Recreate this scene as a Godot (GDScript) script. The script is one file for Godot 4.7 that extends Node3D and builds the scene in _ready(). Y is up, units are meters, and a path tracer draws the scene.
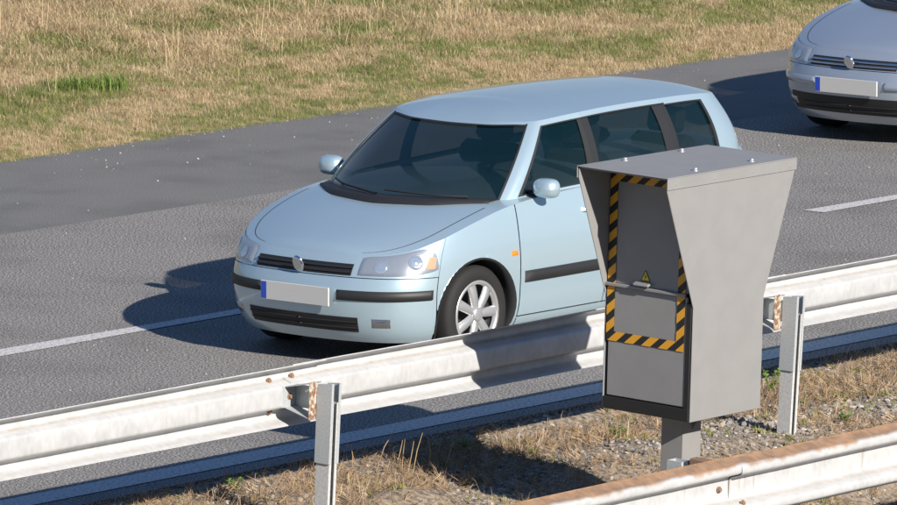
extends Node3D
# A roadside speed camera cabinet between two guard rails, a small hatchback and a second car on the carriageway behind.
# x runs along the road (away to the right), z across it (towards the viewer), y up. The carriageway falls away at 3 %.

const FALL := 0.0317
var M := {}
var used_names := {}
var rng := RandomNumberGenerator.new()

func _ready() -> void:
	rng.seed = 20817
	setup_view()
	make_materials()
	build_roads()
	build_verge()
	build_median()
	build_rail_far()
	build_rail_near()
	build_camera_box()
	build_car(Vector3(3.72, 0, -3.22), {"name": "hatchback_car", "label": "pale blue five-door hatchback driving in the lane beside the guard rail", "paint": M.paint_blue, "sx": 1.0, "sy": 1.0, "sz": 1.0, "full": true})
	build_car(Vector3(14.0, 0, -6.78), {"name": "passenger_car", "label": "blue-grey car cut by the frame in the far lane behind the hatchback", "paint": M.paint_grey, "sx": 1.12, "sy": 1.0, "sz": 1.06, "full": false})

# ------------------------------------------------------------------ view and light
func setup_view() -> void:
	var th := 0.68231963
	var p := 0.16127996
	var r := 0.02655200
	var d := Vector3(cos(th) * cos(p), -sin(p), -sin(th) * cos(p))
	var right := d.cross(Vector3.UP).normalized()
	var up := right.cross(d)
	var cam := Camera3D.new()
	cam.name = "camera"
	add_child(cam)
	cam.transform = Transform3D(Basis(right * cos(r) + up * sin(r), up * cos(r) - right * sin(r), -d), Vector3(-29.45254, 7.64968, 24.85242))
	cam.keep_aspect = Camera3D.KEEP_HEIGHT
	cam.fov = 3.837
	cam.near = 0.5
	cam.far = 4000.0
	cam.current = true

	var sky_mat := ProceduralSkyMaterial.new()
	sky_mat.sky_top_color = Color(0.27, 0.43, 0.66)
	sky_mat.sky_horizon_color = Color(0.72, 0.81, 0.88)
	sky_mat.sky_curve = 0.16
	sky_mat.ground_bottom_color = Color(0.25, 0.23, 0.19)
	sky_mat.ground_horizon_color = Color(0.5, 0.52, 0.5)
	sky_mat.sky_energy_multiplier = 0.75
	var sky := Sky.new()
	sky.sky_material = sky_mat
	var env := Environment.new()
	env.background_mode = Environment.BG_SKY
	env.sky = sky
	env.tonemap_mode = Environment.TONE_MAPPER_LINEAR
	env.tonemap_exposure = 1.6
	env.sdfgi_enabled = true
	env.ssao_enabled = true
	env.ssil_enabled = true
	var we := WorldEnvironment.new()
	we.name = "environment"
	we.environment = env
	add_child(we)

	var sun := DirectionalLight3D.new()
	sun.name = "sun"
	add_child(sun)
	var to_sun := Vector3(-0.3, 0.567, 1.0).normalized()
	sun.look_at_from_position(to_sun * 50.0, Vector3.ZERO, Vector3.UP)
	sun.light_energy = 1.6
	sun.light_color = Color(1.0, 0.97, 0.93)
	sun.light_angular_distance = 0.5
	sun.shadow_enabled = true

# ------------------------------------------------------------------ small helpers
func numbered(n: String) -> String:
	if not used_names.has(n):
		used_names[n] = 0
		return n
	used_names[n] += 1
	return "%s_%03d" % [n, used_names[n]]

func thing(called: String, label: String, category: String, at := Vector3.ZERO, group := "") -> Node3D:
	var o := Node3D.new()
	o.name = numbered(called)
	add_child(o)
	o.position = at
	o.set_meta("label", label)
	o.set_meta("category", category)
	if group != "":
		o.set_meta("group", group)
	return o

func new_st() -> SurfaceTool:
	var st := SurfaceTool.new()
	st.begin(Mesh.PRIMITIVE_TRIANGLES)
	return st

# every face keeps its own normal
func new_flat() -> SurfaceTool:
	var st := new_st()
	st.set_smooth_group(-1)
	return st

func commit(st: SurfaceTool, called: String, mat: Material, parent: Node, smooth := true) -> MeshInstance3D:
	if smooth:
		st.index()
	st.generate_normals()
	var mi := MeshInstance3D.new()
	mi.name = called if parent != self else numbered(called)
	mi.mesh = st.commit()
	mi.material_override = mat
	parent.add_child(mi, true)
	return mi

func put(mesh: Mesh, called: String, mat: Material, parent: Node, tr := Transform3D.IDENTITY) -> MeshInstance3D:
	var mi := MeshInstance3D.new()
	mi.name = called if parent != self else numbered(called)
	mi.mesh = mesh
	mi.material_override = mat
	mi.transform = tr
	parent.add_child(mi, true)
	return mi

func quad(st: SurfaceTool, a: Vector3, b: Vector3, c: Vector3, d: Vector3) -> void:
	for v in [a, b, c, a, c, d]:
		st.add_vertex(v)

func quad_uv(st: SurfaceTool, a: Vector3, b: Vector3, c: Vector3, d: Vector3, ua: Vector2, ub: Vector2, uc: Vector2, ud: Vector2) -> void:
	var vs := [a, b, c, a, c, d]
	var us := [ua, ub, uc, ua, uc, ud]
	for i in 6:
		st.set_uv(us[i])
		st.add_vertex(vs[i])

func rows(st: SurfaceTool, P: Array) -> void:
	for i in P.size() - 1:
		for j in P[i].size() - 1:
			quad(st, P[i][j], P[i + 1][j], P[i + 1][j + 1], P[i][j + 1])

# a box with chamfered edges, flat shaded
func bevel_box(st: SurfaceTool, tr: Transform3D, size: Vector3, c := 0.003) -> void:
	var h := size * 0.5
	c = min(c, min(h.x, min(h.y, h.z)) * 0.6)
	var f := func(x: float, y: float, z: float) -> Vector3: return tr * Vector3(x, y, z)
	for s in [-1.0, 1.0]:
		var X: float = s * h.x
		var Y: float = s * h.y
		var Z: float = s * h.z
		var x: float = h.x - c
		var y: float = h.y - c
		var z: float = h.z - c
		var q := [[f.call(X, -y, -z), f.call(X, y, -z), f.call(X, y, z), f.call(X, -y, z)], [f.call(-x, Y, z), f.call(x, Y, z), f.call(x, Y, -z), f.call(-x, Y, -z)], [f.call(x, -y, Z), f.call(x, y, Z), f.call(-x, y, Z), f.call(-x, -y, Z)]]
		for a in q:
			if s > 0:
				quad(st, a[3], a[2], a[1], a[0])
			else:
				quad(st, a[0], a[1], a[2], a[3])
		for t in [-1.0, 1.0]:
			quad(st, f.call(X, t * h.y * 1.0 - t * c, 0) + (tr.basis * Vector3(0, 0, -z)), f.call(X, t * y, z), f.call(s * x, t * h.y, z), f.call(s * x, t * h.y, -z))
			quad(st, f.call(X, -y, t * z), f.call(X, y, t * z), f.call(s * x, y, t * h.z), f.call(s * x, -y, t * h.z))
			quad(st, f.call(-x, Y, t * z), f.call(x, Y, t * z), f.call(x, s * y, t * h.z), f.call(-x, s * y, t * h.z))
			for u in [-1.0, 1.0]:
				for v in [f.call(X, t * y, u * z), f.call(s * x, t * h.y, u * z), f.call(s * x, t * y, u * h.z)]:
					st.add_vertex(v)

func box_part(called: String, center: Vector3, size: Vector3, mat: Material, parent: Node, c := 0.003, basis := Basis.IDENTITY) -> MeshInstance3D:
	var st := new_flat()
	bevel_box(st, Transform3D(basis, Vector3.ZERO), size, c)
	var mi := commit(st, called, mat, parent, false)
	mi.position = center
	return mi

# a plate with an outline in the xy plane, thick along z, with a small chamfer on both faces
func plate_mesh(outline: PackedVector2Array, thick: float, c := 0.0025) -> ArrayMesh:
	var st := new_flat()
	var inner := Geometry2D.offset_polygon(outline, -c, Geometry2D.JOIN_MITER)
	var ins: PackedVector2Array = inner[0] if inner.size() > 0 and inner[0].size() == outline.size() else outline
	# keep point order aligned
	var best := 0
	var bd := 1e9
	for k in ins.size():
		var dd: float = ins[k].distance_to(outline[0])
		if dd < bd:
			bd = dd
			best = k
	var al := PackedVector2Array()
	for k in ins.size():
		al.append(ins[(best + k) % ins.size()])
	if al.size() > 2 and outline.size() > 2 and al[1].distance_to(outline[1]) > al[al.size() - 1].distance_to(outline[1]):
		var rev := PackedVector2Array([al[0]])
		for k in range(al.size() - 1, 0, -1):
			rev.append(al[k])
		al = rev
	var tri := Geometry2D.triangulate_polygon(al)
	var z := thick * 0.5
	for i in range(0, tri.size(), 3):
		for k in [0, 1, 2]:
			st.add_vertex(Vector3(al[tri[i + k]].x, al[tri[i + k]].y, z))
		for k in [0, 2, 1]:
			st.add_vertex(Vector3(al[tri[i + k]].x, al[tri[i + k]].y, -z))
	var n := outline.size()
	for i in n:
		var j := (i + 1) % n
		var o1 := outline[i]
		var o2 := outline[j]
		var a1 := al[i]
		var a2 := al[j]
		quad(st, Vector3(o1.x, o1.y, z - c), Vector3(a1.x, a1.y, z), Vector3(a2.x, a2.y, z), Vector3(o2.x, o2.y, z - c))
		quad(st, Vector3(o1.x, o1.y, -z + c), Vector3(o1.x, o1.y, z - c), Vector3(o2.x, o2.y, z - c), Vector3(o2.x, o2.y, -z + c))
		quad(st, Vector3(a1.x, a1.y, -z), Vector3(o1.x, o1.y, -z + c), Vector3(o2.x, o2.y, -z + c), Vector3(a2.x, a2.y, -z))
	st.generate_normals()
	return st.commit()

# lathe round the z axis: profile points are (radius, z)
func lathe_mesh(profile: Array, n := 24, flat := false) -> ArrayMesh:
	var st := new_flat() if flat else new_st()
	for i in profile.size() - 1:
		for k in n:
			var a := TAU * k / n
			var b := TAU * (k + 1) / n
			var p: Vector2 = profile[i]
			var q: Vector2 = profile[i + 1]
			quad(st, Vector3(p.x * cos(a), p.x * sin(a), p.y), Vector3(q.x * cos(a), q.x * sin(a), q.y), Vector3(q.x * cos(b), q.x * sin(b), q.y), Vector3(p.x * cos(b), p.x * sin(b), p.y))
	if not flat:
		st.index()
	st.generate_normals()
	return st.commit()

func hex_bolt(r: float, h: float) -> ArrayMesh:
	return lathe_mesh([Vector2(r * 1.5, 0), Vector2(r * 1.5, h * 0.2), Vector2(r, h * 0.2), Vector2(r, h * 0.85), Vector2(r * 0.8, h), Vector2(0.0005, h)], 12, true)

# ------------------------------------------------------------------ materials
func lin(r: float, g: float, b: float) -> Color:
	return Color(r, g, b).linear_to_srgb()

func noise_tex(size: int, freq: float, cols: Array, offs: Array, type := FastNoiseLite.TYPE_SIMPLEX_SMOOTH, octaves := 4, sd := 1) -> NoiseTexture2D:
	var n := FastNoiseLite.new()
	n.noise_type = type
	n.frequency = freq
	n.fractal_octaves = octaves
	n.seed = sd
	var t := NoiseTexture2D.new()
	t.width = size
	t.height = size
	t.seamless = true
	t.noise = n
	var g := Gradient.new()
	var cc := PackedColorArray()
	for c in cols:
		cc.append(c)
	g.offsets = PackedFloat32Array(offs)
	g.colors = cc
	t.color_ramp = g
	return t

func normal_tex(size: int, freq: float, bump: float, octaves := 3, sd := 5) -> NoiseTexture2D:
	var n := FastNoiseLite.new()
	n.frequency = freq
	n.fractal_octaves = octaves
	n.seed = sd
	var t := NoiseTexture2D.new()
	t.width = size
	t.height = size
	t.seamless = true
	t.noise = n
	t.as_normal_map = true
	t.bump_strength = bump
	return t

func std(color: Color, rough := 0.6, metal := 0.0) -> StandardMaterial3D:
	var m := StandardMaterial3D.new()
	m.albedo_color = color
	m.roughness = rough
	m.metallic = metal
	m.cull_mode = BaseMaterial3D.CULL_DISABLED
	return m

func tri(m: StandardMaterial3D, scale: float, world := true) -> StandardMaterial3D:
	m.uv1_triplanar = true
	m.uv1_world_triplanar = world
	m.uv1_scale = Vector3.ONE * scale
	return m

func add_detail(m: StandardMaterial3D, tex: Texture2D, scale: float) -> void:
	m.detail_enabled = true
	m.detail_blend_mode = BaseMaterial3D.BLEND_MODE_MUL
	m.detail_uv_layer = BaseMaterial3D.DETAIL_UV_2
	m.detail_albedo = tex
	m.uv2_triplanar = true
	m.uv2_world_triplanar = true
	m.uv2_scale = Vector3.ONE * scale

func make_materials() -> void:
	var g := func(v: float) -> Color: return lin(v, v, v)
	# asphalt of the lanes: fine pale and dark aggregate
	var a := std(Color.WHITE, 0.9)
	a.albedo_texture = noise_tex(1024, 0.11, [lin(0.06, 0.056, 0.052), lin(0.18, 0.171, 0.16), lin(0.235, 0.224, 0.21), lin(0.42, 0.4, 0.375)], [0.24, 0.44, 0.58, 0.78], FastNoiseLite.TYPE_SIMPLEX, 3, 3)
	a.normal_enabled = true
	a.normal_texture = normal_tex(1024, 0.12, 10.0, 3, 9)
	a.normal_scale = 0.2
	tri(a, 0.42)
	add_detail(a, noise_tex(512, 0.012, [g.call(0.78), g.call(0.95), g.call(1.0)], [0.2, 0.5, 0.8], FastNoiseLite.TYPE_SIMPLEX_SMOOTH, 5, 4), 0.11)
	M.asphalt = a
	var b := std(Color.WHITE, 0.85)
	b.albedo_texture = noise_tex(1024, 0.14, [lin(0.08, 0.087, 0.083), lin(0.145, 0.14, 0.134), lin(0.172, 0.166, 0.16), lin(0.23, 0.222, 0.213)], [0.2, 0.43, 0.58, 0.82], FastNoiseLite.TYPE_SIMPLEX, 2, 13)
	b.normal_enabled = true
	b.normal_texture = normal_tex(1024, 0.24, 5.0, 2, 19)
	b.normal_scale = 0.25
	tri(b, 0.5)
	add_detail(b, noise_tex(512, 0.014, [g.call(0.8), g.call(0.96), g.call(1.0)], [0.2, 0.5, 0.8], FastNoiseLite.TYPE_SIMPLEX_SMOOTH, 5, 14), 0.13)
	M.shoulder = b
	var l := std(Color.WHITE, 0.75)
	l.albedo_texture = noise_tex(1024, 0.05, [lin(0.2, 0.19, 0.18), lin(0.44, 0.43, 0.42), lin(0.52, 0.51, 0.5), lin(0.6, 0.59, 0.57)], [0.18, 0.34, 0.5, 0.85], FastNoiseLite.TYPE_SIMPLEX_SMOOTH, 5, 23)
	tri(l, 0.7)
	M.line_paint = l
	# earth
	var e := std(Color.WHITE, 0.95)
	e.albedo_texture = noise_tex(1024, 0.03, [lin(0.1, 0.076, 0.054), lin(0.2, 0.155, 0.11), lin(0.29, 0.23, 0.165), lin(0.37, 0.31, 0.23)], [0.15, 0.42, 0.6, 0.9], FastNoiseLite.TYPE_SIMPLEX, 6, 31)
	tri(e, 0.6)
	M.earth = e
	var t := std(Color.WHITE, 0.95)
	t.albedo_texture = noise_tex(1024, 0.02, [lin(0.1, 0.1, 0.04), lin(0.2, 0.17, 0.08), lin(0.28, 0.22, 0.12)], [0.2, 0.5, 0.85], FastNoiseLite.TYPE_SIMPLEX, 6, 37)
	tri(t, 0.35)
	M.turf = t
	var st := std(Color.WHITE, 0.9)
	st.vertex_color_use_as_albedo = true
	M.stone = st
	var gr := std(Color.WHITE, 0.75)
	gr.vertex_color_use_as_albedo = true
	gr.backlight_enabled = true
	gr.backlight = Color(0.35, 0.35, 0.2)
	M.blade = gr
	# galvanised steel
	var z := std(Color.WHITE, 0.5, 0.25)
	z.albedo_texture = noise_tex(512, 0.06, [lin(0.38, 0.41, 0.425), lin(0.43, 0.455, 0.465), lin(0.48, 0.495, 0.5)], [0.2, 0.5, 0.85], FastNoiseLite.TYPE_SIMPLEX_SMOOTH, 3, 41)
	tri(z, 2.2)
	M.zinc = z
	var rust := std(Color.WHITE, 0.9)
	rust.albedo_texture = noise_tex(512, 0.05, [lin(0.1, 0.05, 0.03), lin(0.22, 0.125, 0.075), lin(0.33, 0.23, 0.15)], [0.2, 0.5, 0.85], FastNoiseLite.TYPE_SIMPLEX, 5, 43)
	tri(rust, 6.0)
	M.rust = rust
	var rz := std(Color.WHITE, 0.7)
	rz.albedo_texture = noise_tex(512, 0.03, [lin(0.17, 0.09, 0.05), lin(0.27, 0.18, 0.11), lin(0.36, 0.31, 0.25), lin(0.42, 0.42, 0.41)], [0.3, 0.48, 0.62, 0.85], FastNoiseLite.TYPE_SIMPLEX, 5, 45)
	tri(rz, 1.6)
	M.rusty_zinc = rz
	var zp := std(Color.WHITE, 0.6, 0.1)
	zp.albedo_texture = noise_tex(512, 0.03, [lin(0.42, 0.42, 0.41), lin(0.49, 0.49, 0.48), lin(0.54, 0.54, 0.53)], [0.2, 0.5, 0.85], FastNoiseLite.TYPE_SIMPLEX_SMOOTH, 3, 46)
	tri(zp, 3.0)
	M.zinc_pale = zp
	M.rail_far = rail_material(false)
	M.rail_near = rail_material(true)
	# the cabinet
	var cab := std(Color.WHITE, 0.5)
	cab.albedo_texture = noise_tex(512, 0.01, [lin(0.219, 0.217, 0.214), lin(0.226, 0.224, 0.221), lin(0.232, 0.23, 0.227)], [0.2, 0.5, 0.8], FastNoiseLite.TYPE_SIMPLEX_SMOOTH, 5, 47)
	tri(cab, 0.9, false)
	M.cabinet = cab
	M.black = std(lin(0.012, 0.012, 0.012), 0.55)
	M.yellow = std(lin(0.62, 0.30, 0.02), 0.5)
	M.sign_yellow = std(lin(0.7, 0.5, 0.02), 0.5)
	M.screw = std(lin(0.55, 0.55, 0.56), 0.35, 0.7)
	# cars
	M.paint_blue = car_paint(lin(0.43, 0.56, 0.63))
	M.paint_grey = car_paint(lin(0.36, 0.41, 0.48))
	M.trim = std(lin(0.016, 0.0165, 0.018), 0.55)
	M.underseal = std(lin(0.1, 0.1, 0.1), 0.9)
	M.seat = std(lin(0.03, 0.032, 0.036), 0.9)
	var tyre := std(lin(0.011, 0.011, 0.0115), 0.8)
	M.tyre = tyre
	M.rim = std(lin(0.45, 0.46, 0.47), 0.35, 0.6)
	M.chrome = std(lin(0.75, 0.76, 0.78), 0.12, 1.0)
	var gl := std(Color(0.025, 0.11, 0.12, 0.68), 0.03)
	gl.transparency = BaseMaterial3D.TRANSPARENCY_ALPHA
	M.glass = gl
	var lens := std(Color(0.9, 0.95, 1.0, 0.16), 0.03)
	lens.transparency = BaseMaterial3D.TRANSPARENCY_ALPHA
	M.lens = lens
	M.reflector = std(lin(0.38, 0.39, 0.41), 0.2, 0.9)
	M.orange = std(lin(0.65, 0.2, 0.02), 0.2)
	M.red = std(lin(0.35, 0.015, 0.015), 0.2)
	M.plate = std(lin(0.48, 0.48, 0.47), 0.45)
	M.plate_blue = std(lin(0.02, 0.06, 0.4), 0.45)

func car_paint(c: Color) -> StandardMaterial3D:
	var m := std(c, 0.32, 0.5)
	m.clearcoat_enabled = true
	m.clearcoat = 1.0
	m.clearcoat_roughness = 0.04
	return m

# the colour print of a rail: u runs 4 m along it, v from the top edge of the section to the bottom edge
func rail_material(near: bool) -> StandardMaterial3D:
	var w := 1024
	var h := 128
	var img := Image.create(w, h, true, Image.FORMAT_RGB8)
	var n1 := FastNoiseLite.new()
	n1.seed = 5 if near else 6
	n1.frequency = 0.02
	n1.fractal_octaves = 5
	var n2 := FastNoiseLite.new()
	n2.seed = 8
	n2.frequency = 0.09
	n2.fractal_octaves = 3
	for x in w:
		var ang := TAU * x / w
		var cx := cos(ang) * 163.0
		var cy := sin(ang) * 163.0
		var run := n1.get_noise_2d(cx * 0.9, cy * 0.9 + 900.0)
		for y in h:
			var v := (y + 0.5) / h
			var a := n1.get_noise_3d(cx, cy, y * 1.3)
			var b := n2.get_noise_3d(cx, cy, y * 0.6)
			var str1 := n2.get_noise_3d(cx * 0.7, cy * 0.7, y * 0.06)
			var c := Vector3(0.46, 0.465, 0.468) * (1.0 + 0.14 * a + 0.11 * b)
			var dirt := 0.0
			if near:
				# rust over the top crest with a ragged lower edge, runs of rust below it
				var edge := 0.165 + 0.04 * run + 0.05 * a + 0.02 * b
				var k := smoothstep(edge + 0.025, edge - 0.045, v)
				c = c.lerp(Vector3(0.255, 0.145, 0.072) * (1.0 + 0.5 * a + 0.35 * b), k * 0.92)
				dirt = smoothstep(0.075, 0.0, absf(v - 0.66 - 0.01 * a)) * (0.45 + 0.7 * b)
				dirt += smoothstep(0.33, 0.6, str1) * smoothstep(0.2, 0.3, v) * smoothstep(0.75, 0.4, v) * 0.9
			else:
				dirt = smoothstep(0.05, 0.0, absf(v - 0.27 - 0.012 * a)) * (0.5 + 0.8 * b)
				dirt += smoothstep(0.03, 0.0, absf(v - 0.655 - 0.01 * a)) * (0.35 + 0.8 * b)
				dirt += smoothstep(0.06, 0.0, absf(v - 0.93)) * (0.25 + 0.8 * a)
				dirt += smoothstep(0.45, 0.7, str1) * 0.25
			c = c.lerp(Vector3(0.27, 0.2, 0.14), clampf(dirt, 0.0, 0.9) * 0.6)
			img.set_pixel(x, y, lin(clampf(c.x, 0.02, 0.8), clampf(c.y, 0.02, 0.8), clampf(c.z, 0.02, 0.8)))
	img.generate_mipmaps()
	var m := std(Color.WHITE, 0.5, 0.12)
	m.albedo_texture = ImageTexture.create_from_image(img)
	return m

# ------------------------------------------------------------------ roads
func road_y(z: float) -> float:
	return FALL * z

func structure(o: Node) -> void:
	o.set_meta("kind", "structure")

func strip(st: SurfaceTool, x0: float, x1: float, z0: float, z1: float, lift: float, nz := 1) -> void:
	for i in nz:
		var a: float = lerp(z0, z1, float(i) / nz)
		var b: float = lerp(z0, z1, float(i + 1) / nz)
		quad(st, Vector3(x0, road_y(a) + lift, a), Vector3(x0, road_y(b) + lift, b), Vector3(x1, road_y(b) + lift, b), Vector3(x1, road_y(a) + lift, a))

func build_roads() -> void:
	# the land all round
	var st := new_flat()
	quad(st, Vector3(-1500, -1.6, -1500), Vector3(-1500, -1.6, 1500), Vector3(1500, -1.6, 1500), Vector3(1500, -1.6, -1500))
	structure(commit(st, "ground", M.turf, self))
	# the two lanes: a layer of newer asphalt with a cut edge standing 25 mm above the hard shoulder
	st = new_flat()
	var za := -8.24
	var zb := -1.02
	strip(st, -200, 300, za, zb, 0.0)
	quad(st, Vector3(-200, road_y(za), za), Vector3(300, road_y(za), za), Vector3(300, road_y(za) - 0.09, za), Vector3(-200, road_y(za) - 0.09, za))
	quad(st, Vector3(-200, road_y(zb), zb), Vector3(300, road_y(zb), zb), Vector3(300, road_y(zb) - 0.12, zb), Vector3(-200, road_y(zb) - 0.12, zb))
	var road := commit(st, "road", M.asphalt, self)
	structure(road)
	st = new_flat()
	strip(st, -200, 300, -1.405, -1.185, 0.004)
	commit(st, "edge_line", M.line_paint, road)
	for d in [[-8.5, 6.3], [10.95, 24.0]]:
		st = new_flat()
		var steps := 24
		for i in steps:
			var u: float = lerp(d[0], d[1], float(i) / steps)
			var v: float = lerp(d[0], d[1], float(i + 1) / steps)
			var j0 := 0.008 * sin(u * 9.0) + 0.005 * sin(u * 23.0)
			var j1 := 0.008 * sin(v * 9.0) + 0.005 * sin(v * 23.0)
			quad(st, Vector3(u, road_y(-4.9) + 0.004, -4.9 + j0), Vector3(u, road_y(-4.74) + 0.004, -4.74 - j0), Vector3(v, road_y(-4.74) + 0.004, -4.74 - j1), Vector3(v, road_y(-4.9) + 0.004, -4.9 + j1))
		commit(st, "lane_dash", M.line_paint, road)
	# the hard shoulder with an uneven outer edge
	st = new_flat()
	var nz := FastNoiseLite.new()
	nz.seed = 71
	nz.frequency = 0.9
	nz.fractal_octaves = 4
	var xs := []
	var x := -200.0
	while x < 300.0:
		xs.append(x)
		x += 0.12 if x > 2.0 and x < 26.0 else 4.0
	for i in xs.size() - 1:
		var e0 := -11.0 + 0.07 * nz.get_noise_1d(xs[i])
		var e1 := -11.0 + 0.07 * nz.get_noise_1d(xs[i + 1])
		quad(st, Vector3(xs[i], road_y(e0) - 0.042, e0), Vector3(xs[i], road_y(-8.2) - 0.042, -8.2), Vector3(xs[i + 1], road_y(-8.2) - 0.042, -8.2), Vector3(xs[i + 1], road_y(e1) - 0.042, e1))
		quad(st, Vector3(xs[i], road_y(e0) - 0.042, e0), Vector3(xs[i + 1], road_y(e1) - 0.042, e1), Vector3(xs[i + 1], -0.5, e1), Vector3(xs[i], -0.5, e0))
	structure(commit(st, "hard_shoulder", M.shoulder, self, false))
	# the other carriageway, on the viewer's side of the near rail
	st = new_flat()
	quad(st, Vector3(-200, -0.1, 4.6), Vector3(-200, -0.35, 15.0), Vector3(300, -0.35, 15.0), Vector3(300, -0.1, 4.6))
	quad(st, Vector3(-200, -0.1, 4.6), Vector3(300, -0.1, 4.6), Vector3(300, -0.3, 4.6), Vector3(-200, -0.3, 4.6))
	structure(commit(st, "opposite_road", M.shoulder, self, false))
	# pale grit lying on the shoulder
	var mm := MultiMesh.new()
	mm.transform_format = MultiMesh.TRANSFORM_3D
	mm.use_colors = true
	mm.mesh = stone_mesh(3)
	var list := []
	for i in 300:
		var zz := -10.95 + pow(rng.randf(), 2.4) * 2.2
		list.append([Vector3(rng.randf_range(5, 24), 0, zz), 0.003 + 0.007 * pow(rng.randf(), 3.0)])
	for i in 400:
		list.append([Vector3(rng.randf_range(-1, 14), 0, rng.randf_range(-8.1, -1.6)), rng.randf_range(0.003, 0.007)])
	mm.instance_count = list.size()
	for i in list.size():
		var s: float = list[i][1]
		var p: Vector3 = list[i][0]
		p.y = road_y(p.z) + (s * 0.3 if p.z > -8.2 else s * 0.3 - 0.042)
		mm.set_instance_transform(i, Transform3D(Basis(Vector3.UP, rng.randf() * TAU).scaled(Vector3(s, s * 0.7, s)), p))
		var v := rng.randf_range(0.2, 0.45)
		mm.set_instance_color(i, Color(v, v * 0.96, v * 0.9))
	var mi := MultiMeshInstance3D.new()
	mi.name = "loose_grit"
	mi.multimesh = mm
	mi.material_override = M.stone
	add_child(mi)
	mi.set_meta("label", "small pale grit lying loose on the asphalt")
	mi.set_meta("category", "grit")
	mi.set_meta("kind", "stuff")

# ------------------------------------------------------------------ grass verge
var verge_noise := FastNoiseLite.new()

func verge_y(x: float, z: float) -> float:
	var d := -11.0 - z
	return -0.405 + 0.03 * smoothstep(0.0, 0.5, d) + 0.085 * maxf(d, 0.0) + 0.05 * verge_noise.get_noise_2d(x * 1.2, z * 1.2) * smoothstep(0.0, 1.0, d)

func blade_tuft(n: int, h: float, spread: float, width: float, lean: float, sd: int) -> ArrayMesh:
	var r := RandomNumberGenerator.new()
	r.seed = sd
	var st := new_flat()
	for i in n:
		var a := r.randf() * TAU
		var p := Vector3(cos(a), 0, sin(a)) * spread * sqrt(r.randf())
		var dir := r.randf() * TAU
		var out := Vector3(cos(dir), 0, sin(dir)) * lean * r.randf_range(0.2, 1.0) * h
		var side := Vector3(-sin(dir + r.randf_range(-1, 1)), 0, cos(dir)).normalized() * width * r.randf_range(0.6, 1.3)
		var hh := h * r.randf_range(0.45, 1.0)
		var mid := p + Vector3(0, hh * 0.62, 0) + out * 0.35
		var tip := p + Vector3(0, hh * r.randf_range(0.8, 1.0), 0) + out
		st.set_color(Color.WHITE)
		quad(st, p - side * 0.5, mid - side * 0.4, mid + side * 0.4, p + side * 0.5)
		for v in [mid - side * 0.4, tip, mid + side * 0.4]:
			st.add_vertex(v)
	st.generate_normals()
	return st.commit()

func scatter(called: String, label: String, category: String, mesh: Mesh, mat: Material, items: Array) -> void:
	var mm := MultiMesh.new()
	mm.transform_format = MultiMesh.TRANSFORM_3D
	mm.use_colors = true
	mm.mesh = mesh
	mm.instance_count = items.size()
	for i in items.size():
		mm.set_instance_transform(i, items[i][0])
		mm.set_instance_color(i, items[i][1])
	var mi := MultiMeshInstance3D.new()
	mi.name = numbered(called)
	mi.multimesh = mm
	mi.material_override = mat
	add_child(mi)
	mi.set_meta("label", label)
	mi.set_meta("category", category)
	mi.set_meta("kind", "stuff")

func mixc(a: Color, b: Color, t: float) -> Color:
	return a.lerp(b, clampf(t, 0.0, 1.0))

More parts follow.
